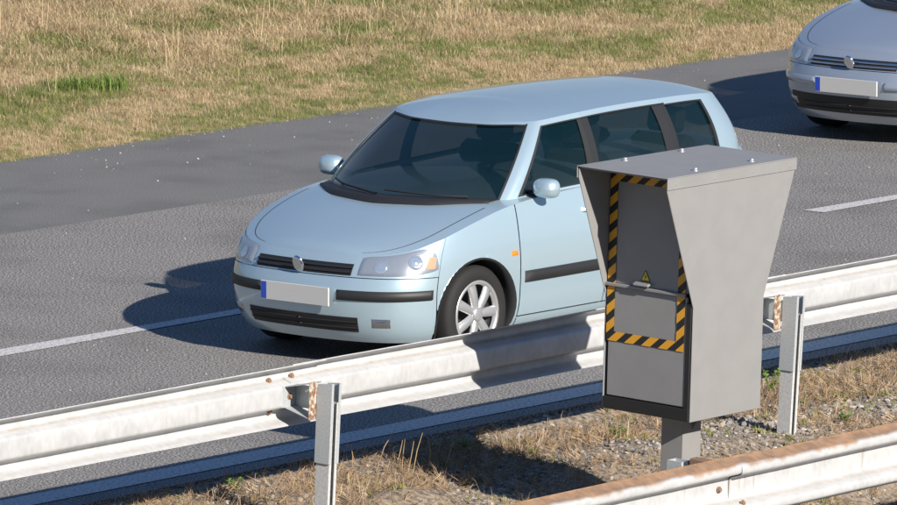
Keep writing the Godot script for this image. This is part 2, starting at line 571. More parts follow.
func build_verge() -> void:
	verge_noise.seed = 12
	verge_noise.frequency = 0.5
	verge_noise.fractal_octaves = 3
	var st := new_st()
	var P := []
	var zs := [-10.9, -11.1, -11.5, -12.0, -12.5, -13.0, -13.5, -14.0, -14.5, -15.0, -16.0, -17.0, -18.5, -20.0, -24.0, -30.0]
	var xs := [-120.0, -40.0, -10.0]
	for i in 85:
		xs.append(2.0 + i * 0.4)
	xs.append_array([60.0, 120.0, 300.0])
	for x in xs:
		var row := []
		for z in zs:
			row.append(Vector3(x, verge_y(x, z), z))
		row.append(Vector3(x, 1.2, -60.0))
		row.append(Vector3(x, -1.7, -90.0))
		P.append(row)
	rows(st, P)
	structure(commit(st, "verge", M.turf, self))
	var pn := FastNoiseLite.new()
	pn.seed = 91
	pn.frequency = 0.55
	pn.fractal_octaves = 4
	var fine := FastNoiseLite.new()
	fine.seed = 92
	fine.frequency = 2.2
	fine.fractal_octaves = 3
	var dry := [[], [], []]
	var green := [[], []]
	var tall := []
	var tan := Color(0.42, 0.31, 0.175)
	var straw := Color(0.54, 0.42, 0.26)
	var brown := Color(0.27, 0.185, 0.095)
	var leaf := Color(0.14, 0.18, 0.045)
	var olive := Color(0.26, 0.25, 0.09)
	for i in 135000:
		var z := -10.9 - 6.2 * rng.randf()
		var d := -11.0 - z
		var x := rng.randf_range(5.0 + d * 0.75, 28.0 - d * 0.3)
		var p := Vector3(x, verge_y(x, z) - 0.005, z)
		# greener by the asphalt on the left, dry further up the bank
		var green_k := 0.72 - 0.2 * d + 1.3 * pn.get_noise_2d(x, z * 1.6) + 0.5 * fine.get_noise_2d(x, z)
		if x > 15.6:
			green_k += 0.25 * smoothstep(1.2, 2.0, d) - 0.75 * smoothstep(0.75, 0.2, d)
		var s := rng.randf_range(0.6, 1.15) * (0.42 + 0.55 * smoothstep(0.0, 2.8, d))
		if x > 15.6 and d < 0.8:
			s *= 1.25
		var b := Basis(Vector3.UP, rng.randf() * TAU).scaled(Vector3(s, s * rng.randf_range(0.7, 1.2), s))
		var j := rng.randf_range(0.86, 1.14)
		if rng.randf() < clampf(green_k, 0.04, 0.85):
			green[i % 2].append([Transform3D(b, p), mixc(leaf, olive, rng.randf() * 1.3 - 0.2) * j])
		else:
			var c := mixc(tan, straw, rng.randf()) if rng.randf() < 0.88 else brown
			dry[i % 3].append([Transform3D(b, p), c * j])
	for i in 300:
		var z := -12.2 - 4.5 * rng.randf()
		var d := -11.0 - z
		var x := rng.randf_range(8.0 + d * 0.75, 22.0 - d * 0.4)
		if pn.get_noise_2d(x + 40.0, z) < 0.02 * d - 0.02:
			continue
		var s := rng.randf_range(0.7, 1.3)
		tall.append([Transform3D(Basis(Vector3.UP, rng.randf() * TAU).scaled(Vector3.ONE * s), Vector3(x, verge_y(x, z), z)), mixc(straw, tan, rng.randf()) * rng.randf_range(0.8, 1.2)])
	for k in 3:
		scatter("dry_grass", ["dry tan grass covering the bank beyond the road", "straw coloured grass blades mixed over the roadside bank", "withered brown grass mixed into the roadside bank"][k], "grass", blade_tuft(24, 0.115, 0.09, 0.004, 1.2, 100 + k), M.blade, dry[k])
	for k in 2:
		scatter("green_grass", ["green grass growing along the shoulder edge and in patches", "olive green grass patches on the roadside bank"][k], "grass", blade_tuft(24, 0.105, 0.09, 0.004, 1.2, 200 + k), M.blade, green[k])
	scatter("dead_stalks", "tall dry stalks standing in the grass bank", "grass", blade_tuft(4, 0.42, 0.05, 0.004, 0.35, 300), M.blade, tall)
	# the one bright green clump
	var c := thing("grass_clump", "bright green grass clump in the dry bank at upper left", "grass", Vector3(11.95, 0, -12.35))
	c.position.y = verge_y(11.95, -12.35)
	for k in 9:
		var o := put(blade_tuft(60, 0.16, 0.13, 0.006, 0.8, 400 + k), "leaf_tuft", null, c, Transform3D(Basis(), Vector3(-0.24 + 0.06 * k, 0, 0.05 * sin(k * 2.3) + 0.02 * k)))
		o.material_override = M.clump if M.has("clump") else clump_material()

func clump_material() -> StandardMaterial3D:
	var m := std(lin(0.13, 0.19, 0.035), 0.7)
	m.backlight_enabled = true
	m.backlight = Color(0.3, 0.4, 0.1)
	m.vertex_color_use_as_albedo = true
	M.clump = m
	return m

# ------------------------------------------------------------------ median strip
var median_noise := FastNoiseLite.new()

func median_y(x: float, z: float) -> float:
	var y := -0.085 + 0.05 * median_noise.get_noise_2d(x, z) + 0.012 * median_noise.get_noise_2d(x * 6.0, z * 6.0)
	y += -0.25 * smoothstep(0.25, 1.25, z) + 0.2 * smoothstep(2.2, 3.2, z)   # a shallow drain between the rails
	y += 0.06 * exp(-(pow((x - 3.1) / 0.75, 2.0) + pow((z - 0.1) / 0.35, 2.0)))   # gravel heap under the box
	y += 0.07 * exp(-(pow((x - 0.93) / 0.22, 2.0) + pow((z + 0.07) / 0.14, 2.0)))  # sand heap
	if z < -0.8:
		y = lerp(y, -0.05, smoothstep(-0.8, -1.05, z))
	return y

func stone_mesh(sd: int) -> ArrayMesh:
	var r := RandomNumberGenerator.new()
	r.seed = sd
	var sp := SphereMesh.new()
	sp.radius = 1.0
	sp.height = 2.0
	sp.radial_segments = 6
	sp.rings = 2
	var arr := sp.get_mesh_arrays()
	var vs: PackedVector3Array = arr[Mesh.ARRAY_VERTEX]
	var ids: PackedInt32Array = arr[Mesh.ARRAY_INDEX]
	var nn := FastNoiseLite.new()
	nn.seed = sd
	nn.frequency = 0.9
	var st := new_flat()
	for i in ids:
		var v := vs[i]
		st.set_color(Color.WHITE)
		st.add_vertex(v * (1.0 + 0.9 * nn.get_noise_3dv(v * 1.9)))
	st.generate_normals()
	return st.commit()

func build_median() -> void:
	median_noise.seed = 55
	median_noise.frequency = 0.7
	median_noise.fractal_octaves = 4
	var st := new_st()
	var P := []
	var xs := [-200.0, -60.0, -20.0, -8.0]
	for i in 150:
		xs.append(-4.0 + i * 0.1)
	xs.append_array([14.0, 20.0, 60.0, 300.0])
	for x in xs:
		var row := []
		for k in 58:
			var z := -1.06 + k * 0.1
			row.append(Vector3(x, median_y(x, z) if z < 4.5 else -0.12, z))
		P.append(row)
	rows(st, P)
	structure(commit(st, "median_ground", M.earth, self))
	var pn := FastNoiseLite.new()
	pn.seed = 61
	pn.frequency = 0.8
	pn.fractal_octaves = 3
	var sets := [[], [], [], []]
	for i in 90000:
		var x := rng.randf_range(-2.0, 8.6)
		var z := rng.randf_range(-1.0, 2.3)
		var grav := 0.36 + 0.9 * pn.get_noise_2d(x, z)
		grav += 0.7 * exp(-(pow((x - 3.4) / 1.1, 2.0) + pow((z - 0.05) / 0.42, 2.0)))
		grav += 0.7 * exp(-pow((z - 0.0) / 0.3, 2.0)) * smoothstep(3.6, 5.0, x)
		grav -= 0.9 * exp(-(pow((x - 0.93) / 0.28, 2.0) + pow((z + 0.07) / 0.18, 2.0)))
		if rng.randf() > clampf(grav, 0.03, 1.0):
			continue
		var s := 0.0035 + 0.015 * pow(rng.randf(), 4.5)
		if grav > 0.95:
			s *= 1.25
		var v := rng.randf_range(0.1, 0.36)
		var warm := rng.randf()
		var c := Color(v, v * lerpf(0.97, 0.8, warm), v * lerpf(0.93, 0.58, warm))
		if rng.randf() < 0.03:
			c = Color(0.5, 0.47, 0.42)
		var b := Basis.from_euler(Vector3(rng.randf() * 0.8, rng.randf() * TAU, rng.randf() * 0.8)).scaled(Vector3(s, s * rng.randf_range(0.5, 0.8), s * rng.randf_range(0.7, 1.2)))
		sets[i % 4].append([Transform3D(b, Vector3(x, median_y(x, z) + s * 0.25, z)), c])
	for k in 4:
		scatter("gravel", ["grey gravel covering the median strip", "tan gravel stones mixed over the median strip", "coarse gravel scattered between the two guard rails", "small stones strewn on the median earth"][k], "gravel", stone_mesh(20 + k), M.stone, sets[k])
	# dead stems and leaf litter
	var litter := [[], []]
	for i in 34000:
		var x := rng.randf_range(-2.0, 8.6)
		var z := rng.randf_range(-0.98, 2.2)
		var k := 0.5 + 1.1 * pn.get_noise_2d(x + 30.0, z + 9.0)
		k += 0.5 * exp(-pow((z + 0.55) / 0.25, 2.0))
		k -= 0.6 * exp(-(pow((x - 3.4) / 1.0, 2.0) + pow((z - 0.05) / 0.4, 2.0)))
		if rng.randf() > k:
			continue
		var s := rng.randf_range(0.35, 1.0)
		var tilt := rng.randf_range(0.9, 1.5) if rng.randf() < 0.8 else rng.randf_range(0.0, 0.6)
		var b := Basis(Vector3.UP, rng.randf() * TAU) * Basis(Vector3.RIGHT, tilt)
		var c := mixc(Color(0.36, 0.25, 0.15), Color(0.2, 0.13, 0.075), rng.randf()) if rng.randf() < 0.8 else Color(0.42, 0.32, 0.2)
		litter[i % 2].append([Transform3D(b.scaled(Vector3.ONE * s), Vector3(x, median_y(x, z) + 0.008, z)), c * rng.randf_range(0.7, 1.2)])
	scatter("dry_litter", "dry brown stems lying on the median earth", "litter", blade_tuft(4, 0.12, 0.03, 0.005, 0.5, 501), M.blade, litter[0])
	scatter("dry_litter", "withered straw bits scattered over the median gravel", "litter", blade_tuft(3, 0.16, 0.04, 0.004, 0.7, 502), M.blade, litter[1])
	# sparse green growth
	var moss := []
	for i in 9000:
		var x := rng.randf_range(-2.0, 8.6)
		var z := rng.randf_range(-0.95, 2.2)
		if pn.get_noise_2d(x * 1.6 - 70.0, z * 1.6) < 0.17 or rng.randf() > 0.4:
			continue
		var s := rng.randf_range(0.3, 0.8)
		moss.append([Transform3D(Basis(Vector3.UP, rng.randf() * TAU).scaled(Vector3.ONE * s), Vector3(x, median_y(x, z), z)), mixc(Color(0.14, 0.16, 0.03), Color(0.26, 0.24, 0.07), rng.randf())])
	scatter("low_weeds", "low green weeds sprouting between the median stones", "weeds", blade_tuft(9, 0.07, 0.035, 0.008, 1.1, 503), M.blade, moss)
	# standing dead stalks in the shade of the box, by the rail shadow
	var stalks := thing("dead_stalk", "thin dry stalks standing upright in the shadow of the grey box", "dry plant", Vector3(1.62, median_y(1.62, -0.62), -0.62))
	var stm := std(lin(0.4, 0.28, 0.15), 0.9)
	for k in 9:
		var a := rng.randf_range(-0.5, 0.5)
		var hh := rng.randf_range(0.12, 0.26)
		var px := rng.randf_range(-0.35, 0.45)
		var pz := rng.randf_range(-0.15, 0.15)
		var st2 := new_st()
		var q0 := Vector3(px, -0.01, pz)
		var q1 := Vector3(px + a * hh * 0.4, hh * 0.6, pz + 0.02)
		var q2 := Vector3(px + a * hh, hh, pz + rng.randf_range(-0.05, 0.05))
		tube(st2, [q0, q1, q2], [0.003, 0.0025, 0.0012], 5)
		commit(st2, "stalk", stm, stalks)
	# single leafy weeds that stand out
	var spots := [[4.93, -0.66, 0.16, "leafy green weed beside the base of the right rail post"], [2.25, -0.78, 0.07, "low green weed at the asphalt edge left of the grey box"], [0.34, -0.78, 0.07, "flat green weed on gravel just right of the left rail post"], [4.5, 0.18, 0.06, "small green weed behind the near rail below the right post"], [3.1, -0.35, 0.1, "green weed growing just left of the box pole"], [2.45, -0.42, 0.05, "flat bright green weed between the box shadow and the pole"]]
	for w in spots:
		var t := thing("weed", w[3], "weed", Vector3(w[0], median_y(w[0], w[1]), w[1]), "green weeds on the median strip")
		weed(t, w[2])

func tube(st: SurfaceTool, path: Array, radii: Array, n := 8) -> void:
	var rings := []
	for i in path.size():
		var d: Vector3 = (path[min(i + 1, path.size() - 1)] - path[max(i - 1, 0)]).normalized()
		var u := d.cross(Vector3.UP if absf(d.y) < 0.9 else Vector3.RIGHT).normalized()
		var v := u.cross(d)
		var ring := []
		for k in n + 1:
			var a := TAU * k / n
			ring.append(path[i] + (u * cos(a) + v * sin(a)) * radii[i])
		rings.append(ring)
	rows(st, rings)

func weed(parent: Node3D, h: float) -> void:
	var m := std(lin(0.13, 0.2, 0.03), 0.7)
	m.backlight_enabled = true
	m.backlight = Color(0.3, 0.4, 0.1)
	var n := 7
	for k in n:
		var a := TAU * k / n + rng.randf() * 0.6
		var hh := h * rng.randf_range(0.6, 1.0)
		var out := Vector3(cos(a), 0, sin(a))
		var tip := out * (0.25 * hh + 0.02) + Vector3.UP * hh
		var st := new_st()
		tube(st, [Vector3.ZERO, tip * 0.5 + out * 0.005, tip], [0.003, 0.0025, 0.001], 5)
		commit(st, "stem", m, parent)
		var lst := new_st()
		for q in 7:
			var f := 0.25 + 0.75 * q / 6.0
			var base := tip * f
			var la := rng.randf() * TAU
			var ld := Vector3(cos(la), rng.randf_range(0.1, 0.7), sin(la)).normalized()
			var ls := rng.randf_range(0.018, 0.034)
			var sd := ld.cross(Vector3.UP).normalized() * ls * 0.32
			var mid := base + ld * ls * 0.5 + Vector3.UP * 0.003
			for v in [base, mid - sd, base + ld * ls, base, base + ld * ls, mid + sd]:
				lst.add_vertex(v)
		lst.generate_normals()
		var mi := MeshInstance3D.new()
		mi.name = "leaf_spray"
		mi.mesh = lst.commit()
		mi.material_override = m
		parent.add_child(mi, true)

# ------------------------------------------------------------------ guard rails
const PROFILE := [[0, 0], [5, 5], [24, 64], [31, 76], [41, 80], [61, 80], [70, 77], [77, 68], [96, 10], [104, 2], [114, 0], [155, 0], [196, 0], [206, 2], [214, 10], [233, 68], [240, 77], [249, 80], [269, 80], [279, 76], [286, 64], [305, 5], [310, 0]]

func beam_mesh(x0: float, x1: float, dir: float, wob: int, rust_off := 0.0) -> ArrayMesh:
	# dir -1: crests point away from the viewer. The sheet is 3 mm thick.
	var st := new_st()
	var nn := FastNoiseLite.new()
	nn.seed = wob
	nn.frequency = 0.35
	var nx := 22
	var len := []
	var tot := 0.0
	for i in PROFILE.size():
		if i > 0:
			tot += Vector2(PROFILE[i][0] - PROFILE[i - 1][0], PROFILE[i][1] - PROFILE[i - 1][1]).length()
		len.append(tot)
	for side in 2:
		for i in nx:
			for k in PROFILE.size() - 1:
				var vs := []
				var us := []
				for q in [[i, k], [i + 1, k], [i + 1, k + 1], [i, k + 1]]:
					var x: float = lerp(x0, x1, float(q[0]) / nx)
					var a: Array = PROFILE[q[1]]
					var w := 0.006 * nn.get_noise_2d(x, a[0] * 0.004)
					vs.append(Vector3(x, -a[0] * 0.001 + 0.004 * nn.get_noise_1d(x * 1.3 + 50.0), dir * (a[1] * 0.001 - 0.003 * side) + w))
					us.append(Vector2(x / 4.0 + rust_off, len[q[1]] / tot))
				if side == 0:
					quad_uv(st, vs[0], vs[1], vs[2], vs[3], us[0], us[1], us[2], us[3])
				else:
					quad_uv(st, vs[3], vs[2], vs[1], vs[0], us[3], us[2], us[1], us[0])
	# the rolled rim along the top and bottom edges
	for e: float in [0.0, -0.31]:
		for i in nx:
			var xa: float = lerp(x0, x1, float(i) / nx)
			var xb: float = lerp(x0, x1, float(i + 1) / nx)
			var pts := []
			for k in 7:
				var an := TAU * k / 6.0
				pts.append(Vector2(cos(an), sin(an)) * 0.0035)
			for k in 6:
				var ya := 0.004 * nn.get_noise_1d(xa * 1.3 + 50.0) + e
				var yb := 0.004 * nn.get_noise_1d(xb * 1.3 + 50.0) + e
				var wa := 0.006 * nn.get_noise_2d(xa, -e * 4.0)
				var wb := 0.006 * nn.get_noise_2d(xb, -e * 4.0)
				quad_uv(st, Vector3(xa, ya + pts[k].x, wa + pts[k].y), Vector3(xb, yb + pts[k].x, wb + pts[k].y), Vector3(xb, yb + pts[k + 1].x, wb + pts[k + 1].y), Vector3(xa, ya + pts[k + 1].x, wa + pts[k + 1].y), Vector2(xa / 4.0, -e / 0.31 * 0.96 + 0.02), Vector2(xb / 4.0, -e / 0.31 * 0.96 + 0.02), Vector2(xb / 4.0, -e / 0.31 * 0.96 + 0.02), Vector2(xa / 4.0, -e / 0.31 * 0.96 + 0.02))
	st.index()
	st.generate_normals()
	return st.commit()

# an open C section standing upright: flanges along z, web at low z, mouth with lips at high z
func channel_mesh(w: float, d: float, h: float, t: float, lip: float, slant: float) -> ArrayMesh:
	var st := new_flat()
	var o := [Vector2(w / 2 - lip, d), Vector2(w / 2, d), Vector2(w / 2, 0), Vector2(-w / 2, 0), Vector2(-w / 2, d), Vector2(-w / 2 + lip, d)]
	var inn := [Vector2(w / 2 - lip, d - t), Vector2(w / 2 - t, d - t), Vector2(w / 2 - t, t), Vector2(-w / 2 + t, t), Vector2(-w / 2 + t, d - t), Vector2(-w / 2 + lip, d - t)]
	var top := func(p: Vector2) -> float: return h + slant * p.y / d
	for k in 5:
		var a: Vector2 = o[k]
		var b: Vector2 = o[k + 1]
		var c: Vector2 = inn[k + 1]
		var e: Vector2 = inn[k]
		quad(st, Vector3(a.x, 0, a.y), Vector3(b.x, 0, b.y), Vector3(b.x, top.call(b), b.y), Vector3(a.x, top.call(a), a.y))
		quad(st, Vector3(c.x, 0, c.y), Vector3(e.x, 0, e.y), Vector3(e.x, top.call(e), e.y), Vector3(c.x, top.call(c), c.y))
		quad(st, Vector3(a.x, top.call(a), a.y), Vector3(b.x, top.call(b), b.y), Vector3(c.x, top.call(c), c.y), Vector3(e.x, top.call(e), e.y))
	for k in [0, 5]:
		quad(st, Vector3(o[k].x, 0, o[k].y), Vector3(inn[k].x, 0, inn[k].y), Vector3(inn[k].x, top.call(inn[k]), inn[k].y), Vector3(o[k].x, top.call(o[k]), o[k].y))
	st.generate_normals()
	return st.commit()

func build_rail_far() -> void:
	var top := 0.78
	var g := thing("guard_rail", "long white galvanised guard rail between the road and the grey box, seen from behind", "guard rail", Vector3(0, 0, 0), "guard rails")
	for i in range(-3, 7):
		# sheets overlap at the posts
		var b := put(beam_mesh(i * 4.0 - 0.14, i * 4.0 + 4.12, -1.0, 30 + i), "beam", M.rail_far, g)
		b.position = Vector3(0.02, top + (0.002 if i % 2 == 0 else 0.0), 0.0 if i % 2 == 0 else 0.004)
	var bolt := hex_bolt(0.0115, 0.014)
	for i in range(-3, 7):
		var px := i * 4.0 - 0.17
		var lean := 0.05 if i == 0 else 0.07
		var post := Node3D.new()
		post.name = "post"
		g.add_child(post, true)
		post.position = Vector3(px + 0.045, -0.28, 0.185)
		post.rotation = Vector3(0, 0, -lean * 0.6)
		put(channel_mesh(0.062, 0.088, 0.9, 0.005, 0.018, 0.0), "shaft", M.zinc_pale, post, Transform3D(Basis(), Vector3(0, 0, 0.004)))
		put(channel_mesh(0.078, 0.098, 0.41, 0.005, 0.018, 0.012), "sleeve", M.zinc, post, Transform3D(Basis(), Vector3(0, 0.58, -0.002)))
		# spacer: a C of sheet, open towards the left, taller at the post
		var sp := Node3D.new()
		sp.name = "spacer"
		g.add_child(sp, true)
		sp.position = Vector3(px + 0.02, top - 0.155, 0.0)
		for s in [-1.0, 1.0]:
			var st := new_flat()
			var y0: float = s * 0.055
			var y1: float = s * 0.095
			var t := 0.004
			for k in 1:
				var a := Vector3(-0.04, y0, 0.004)
				var b2 := Vector3(0.05, y0, 0.004)
				var c := Vector3(0.05, y1, 0.18)
				var d := Vector3(-0.04, y1, 0.18)
				var dn := Vector3(0, -s * t, 0)
				quad(st, a, b2, c, d)
				quad(st, d + dn, c + dn, b2 + dn, a + dn)
				quad(st, a, d, d + dn, a + dn)
				quad(st, b2, b2 + dn, c + dn, c)
			commit(st, "flange", M.zinc, sp, false)
		box_part("back_plate", Vector3(0.052, 0, 0.092), Vector3(0.004, 0.12, 0.165), M.zinc, sp, 0.001)
		box_part("end_plate", Vector3(-0.012, 0, 0.176), Vector3(0.06, 0.2, 0.005), M.rusty_zinc, sp, 0.001)
		box_part("seat_plate", Vector3(0.0, 0, 0.006), Vector3(0.11, 0.112, 0.005), M.zinc, sp, 0.001)
		put(bolt, "bolt", M.rust, sp, Transform3D(Basis(), Vector3(0.0, 0.0, 0.01)))
		# splice bolts and the dirty heads seen in the grooves
		for o in [[-0.09, -0.072], [0.09, -0.068], [-0.08, -0.235]]:
			put(bolt, "bolt", M.rust, g, Transform3D(Basis(), Vector3(px + 0.02 + o[0], top + o[1], -0.06)))

func build_rail_near() -> void:
	var top := 0.692
	var g := thing("guard_rail", "near guard rail with a rust-brown top edge crossing the lower right corner", "guard rail", Vector3(0, 0, 2.83), "guard rails")
	for i in range(-4, 6):
		var b := put(beam_mesh(i * 4.0 - 0.1, i * 4.0 + 4.16, 1.0, 60 + i, 0.37), "beam", M.rail_near, g)
		b.position = Vector3(0, top + (0.0 if i % 2 == 0 else 0.003), 0.004 if i % 2 == 0 else 0.0)
	var bolt := hex_bolt(0.0115, 0.014)
	for i in range(-3, 6):
		var px := i * 4.0 - 0.16
		var post := Node3D.new()
		post.name = "post"
		g.add_child(post, true)
		post.position = Vector3(px - 0.02, -0.6, -0.3)
		put(channel_mesh(0.07, 0.09, 1.255, 0.005, 0.018, 0.0), "shaft", M.zinc, post)
		box_part("spacer", Vector3(px + 0.02, top - 0.1, -0.1), Vector3(0.06, 0.16, 0.19), M.rust, g, 0.004)
		put(bolt, "bolt", M.rust, g, Transform3D(Basis(), Vector3(px - 0.02, top - 0.15, 0.002)))
		put(bolt, "bolt", M.rust, g, Transform3D(Basis(), Vector3(px - 0.1, top - 0.235, 0.06)))
		put(bolt, "bolt", M.rust, g, Transform3D(Basis(), Vector3(px + 0.1, top - 0.225, 0.06)))

# ------------------------------------------------------------------ the camera cabinet
func build_camera_box() -> void:
	var xf := 1.865
	var xr := 2.49
	var xft := 1.60
	var xrt := 2.735
	var zf := 0.485
	var zn := 1.087
	var yb := 0.366
	var yw := 0.985
	var yt := 1.7
	var cz := (zf + zn) * 0.5
	var o := thing("speed_camera", "grey speed camera cabinet with flared hood and yellow-black border on a square pole", "speed camera", Vector3(2.18, -0.09, cz))
	var off := -o.position
	# built at its own size, then set at its place by the near rail
	var size := 0.966
	# side panels with the waist
	var outline := PackedVector2Array([Vector2(xft, yt), Vector2(xrt, yt), Vector2(xrt, yt - 0.05), Vector2(xr, yw), Vector2(xr, yb), Vector2(xf, yb), Vector2(xf, yw), Vector2(xft, yt - 0.05)])
	var pm := plate_mesh(outline, 0.008, 0.0025)
	for z in [zn - 0.004, zf + 0.004]:
		put(pm, "side_panel", M.cabinet, o, Transform3D(Basis(), off + Vector3(0, 0, z)))
		# a narrow return along the slanted front edge of each panel
	# roof: a folded sheet with fascias on the long sides
	var roof := put(plate_mesh(PackedVector2Array([Vector2(xft - 0.006, -zn - 0.006), Vector2(xrt + 0.006, -zn - 0.006), Vector2(xrt + 0.006, -zf + 0.006), Vector2(xft - 0.006, -zf + 0.006)]), 0.006, 0.002), "roof", M.cabinet, o, Transform3D(Basis(Vector3.RIGHT, PI / 2) * Basis(Vector3(1, 0, 0), Vector3(0, -1, 0), Vector3(0, 0, -1)), off + Vector3(0, 1.714, 0)))
	roof.transform = Transform3D(Basis(Vector3(1, 0, 0), Vector3(0, 0, -1), Vector3(0, 1, 0)), off + Vector3(0, 1.714, 0))
	for z in [zn + 0.0045, zf - 0.0045]:
		var fa := box_part("fascia", off + Vector3((xft + xrt) * 0.5, 1.681, z), Vector3(xrt - xft + 0.01, 0.06, 0.004), M.cabinet, o, 0.001)
		for k in 4:
			var rv := lathe_mesh([Vector2(0.006, 0), Vector2(0.005, 0.002), Vector2(0.0005, 0.003)], 10)
			put(rv, "rivet", M.cabinet, fa, Transform3D(Basis() if z > 0.8 else Basis(Vector3.UP, PI), Vector3((-0.44 + 0.295 * k) * (xrt - xft), -0.004, 0.002 if z > 0.8 else -0.002)))
	var sc := lathe_mesh([Vector2(0.017, 0), Vector2(0.017, 0.003), Vector2(0.012, 0.003), Vector2(0.012, 0.014), Vector2(0.009, 0.017), Vector2(0.0005, 0.017)], 12)
	for a in [0.29, 0.73]:
		for b in [0.11, 0.9]:
			put(sc, "screw", M.screw, roof, Transform3D(Basis(), Vector3(lerpf(xft, xrt, a), -lerpf(zn, zf, b), 0.003)))
	# underside of the hood at the front and rear, closing the flare
	box_part("hood_lining", off + Vector3((xft + xrt) * 0.5, 1.706, cz), Vector3(xrt - xft - 0.006, 0.006, zn - zf - 0.024), M.cabinet, o, 0.001)
	# the body: black front frame, doors, back and floor
	box_part("body", off + Vector3((xf + xr) * 0.5 + 0.012, (yb + 1.7) * 0.5 + 0.004, cz), Vector3(xr - xf - 0.034, 1.7 - yb - 0.01, zn - zf - 0.022), M.black, o, 0.004)
	var fx := xf + 0.008
	# lower door
	box_part("lower_door", off + Vector3(fx + 0.002, 0.741, cz - 0.008), Vector3(0.018, 0.598, 0.53), M.cabinet, o, 0.004)
	box_part("upper_door", off + Vector3(fx + 0.005, 1.348, cz - 0.008), Vector3(0.018, 0.585, 0.53), M.cabinet, o, 0.004)
	box_part("sill", off + Vector3(fx - 0.004, yb + 0.036, cz), Vector3(0.02, 0.068, zn - zf - 0.02), M.black, o, 0.003)
	box_part("jamb", off + Vector3(fx - 0.003, 0.72, zn - 0.03), Vector3(0.016, 0.58, 0.035), M.black, o, 0.003)
	# border of black tape with yellow slanted stripes
	var z0 := 0.502
	var z1 := 1.03
	var bw := 0.052
	var y0 := 0.742
	var y1 := 1.665
	var bx := fx - 0.0085
	var bands := [[z0, z0 + bw, 1.045, y1], [z1 - bw, z1, 1.045, y1], [z0 + bw, z1 - bw, y1 - bw, y1], [z0, z0 + bw, y0, 1.045], [z1 - bw, z1, y0, 1.045], [z0 + bw, z1 - bw, y0, y0 + bw]]
	for bi in bands.size():
		var b: Array = bands[bi]
		var xx := bx + (0.0015 if bi < 3 else -0.001)
		var band := box_part("hazard_border", off + Vector3(xx, (b[2] + b[3]) * 0.5, (b[0] + b[1]) * 0.5), Vector3(0.0022, b[3] - b[2], b[1] - b[0]), M.black, o, 0.0004)
		# stripes: clip slanted bars to the band
		var rect := PackedVector2Array([Vector2(b[0], b[2]), Vector2(b[1], b[2]), Vector2(b[1], b[3]), Vector2(b[0], b[3])])
		for k in range(-6, 40):
			var c0: float = y0 - 0.55 + k * 0.098
			var sl := 0.85 if bi != 5 and bi != 2 else 0.85
			var bar := PackedVector2Array([Vector2(z0, c0), Vector2(z1, c0 + sl * (z1 - z0)), Vector2(z1, c0 + 0.052 + sl * (z1 - z0)), Vector2(z0, c0 + 0.052)])
			for poly in Geometry2D.intersect_polygons(rect, bar):
				if poly.size() < 3 or absf(area(poly)) < 0.0003:
					continue
				var ctr := Vector2((b[0] + b[1]) * 0.5, (b[2] + b[3]) * 0.5)
				var st := new_flat()
				var ti := Geometry2D.triangulate_polygon(poly)
				for q in ti:
					st.add_vertex(Vector3(-0.0018, poly[q].y - ctr.y, poly[q].x - ctr.x))
				for q in poly.size():
					var p: Vector2 = poly[q] - ctr
					var p2: Vector2 = poly[(q + 1) % poly.size()] - ctr
					quad(st, Vector3(-0.0018, p.y, p.x), Vector3(-0.0018, p2.y, p2.x), Vector3(-0.0008, p2.y, p2.x), Vector3(-0.0008, p.y, p.x))
				commit(st, "yellow_stripe", M.yellow, band, false)
	# hinge rail, handle, warning sign
	box_part("hinge_rail", off + Vector3(fx - 0.017, 1.05, cz - 0.02), Vector3(0.016, 0.018, 0.55), M.cabinet, o, 0.003)
	var hd := box_part("handle", off + Vector3(fx - 0.03, 1.077, cz - 0.035), Vector3(0.03, 0.014, 0.105), M.screw, o, 0.004)
	hd.rotation.z = 0.35
	var trg := PackedVector2Array([Vector2(-0.03, 0), Vector2(0.03, 0), Vector2(0, 0.056)])
	var face := Basis(Vector3(0, 0, 1), Vector3(0, 1, 0), Vector3(-1, 0, 0))
	var sg := put(plate_mesh(trg, 0.002, 0.0004), "warning_triangle", M.sign_yellow, o, Transform3D(face, off + Vector3(fx - 0.0055, 1.094, cz - 0.03)))
	var zig := PackedVector2Array([Vector2(0.004, 0.04), Vector2(-0.007, 0.022), Vector2(0.0, 0.022), Vector2(-0.004, 0.006), Vector2(0.008, 0.026), Vector2(0.001, 0.026)])
	put(plate_mesh(zig, 0.001, 0.0001), "flash_mark", M.black, sg, Transform3D(Basis(), Vector3(0, 0, 0.0012)))
	# black rim of the triangle
	for k in 3:
		var pa := trg[k]
		var pb := trg[(k + 1) % 3]
		var mid := (pa + pb) * 0.5
		var len := pa.distance_to(pb)
		var an := (pb - pa).angle()
		box_part("rim", Vector3(mid.x, mid.y, 0.001), Vector3(len, 0.0035, 0.002), M.black, sg, 0.0002, Basis(Vector3(0, 0, 1), an))
	# underside and pole
	box_part("floor_plate", off + Vector3((xf + xr) * 0.5, yb + 0.002, cz), Vector3(xr - xf - 0.02, 0.006, zn - zf - 0.02), M.black, o, 0.001)
	var pole := box_part("pole", off + Vector3(2.18, -0.1295, 0.79), Vector3(0.16, 1.0, 0.155), M.cabinet, o, 0.006)
	box_part("flange_plate", Vector3(0, 0.482, 0), Vector3(0.3, 0.012, 0.3), M.cabinet, pole, 0.002)
	for s in [-1.0, 1.0]:
		put(plate_mesh(PackedVector2Array([Vector2(0, 0), Vector2(0.06, 0), Vector2(0, -0.09)]), 0.008, 0.001), "gusset", M.cabinet, pole, Transform3D(Basis(Vector3(0, 0, s), Vector3(0, 1, 0), Vector3(-s, 0, 0)), Vector3(0, 0.476, s * 0.0775)))
	o.scale = Vector3.ONE * size
	o.position = Vector3(1.11, 0.553, 1.66) - size * (Vector3(xf, yb, zn) - o.position)
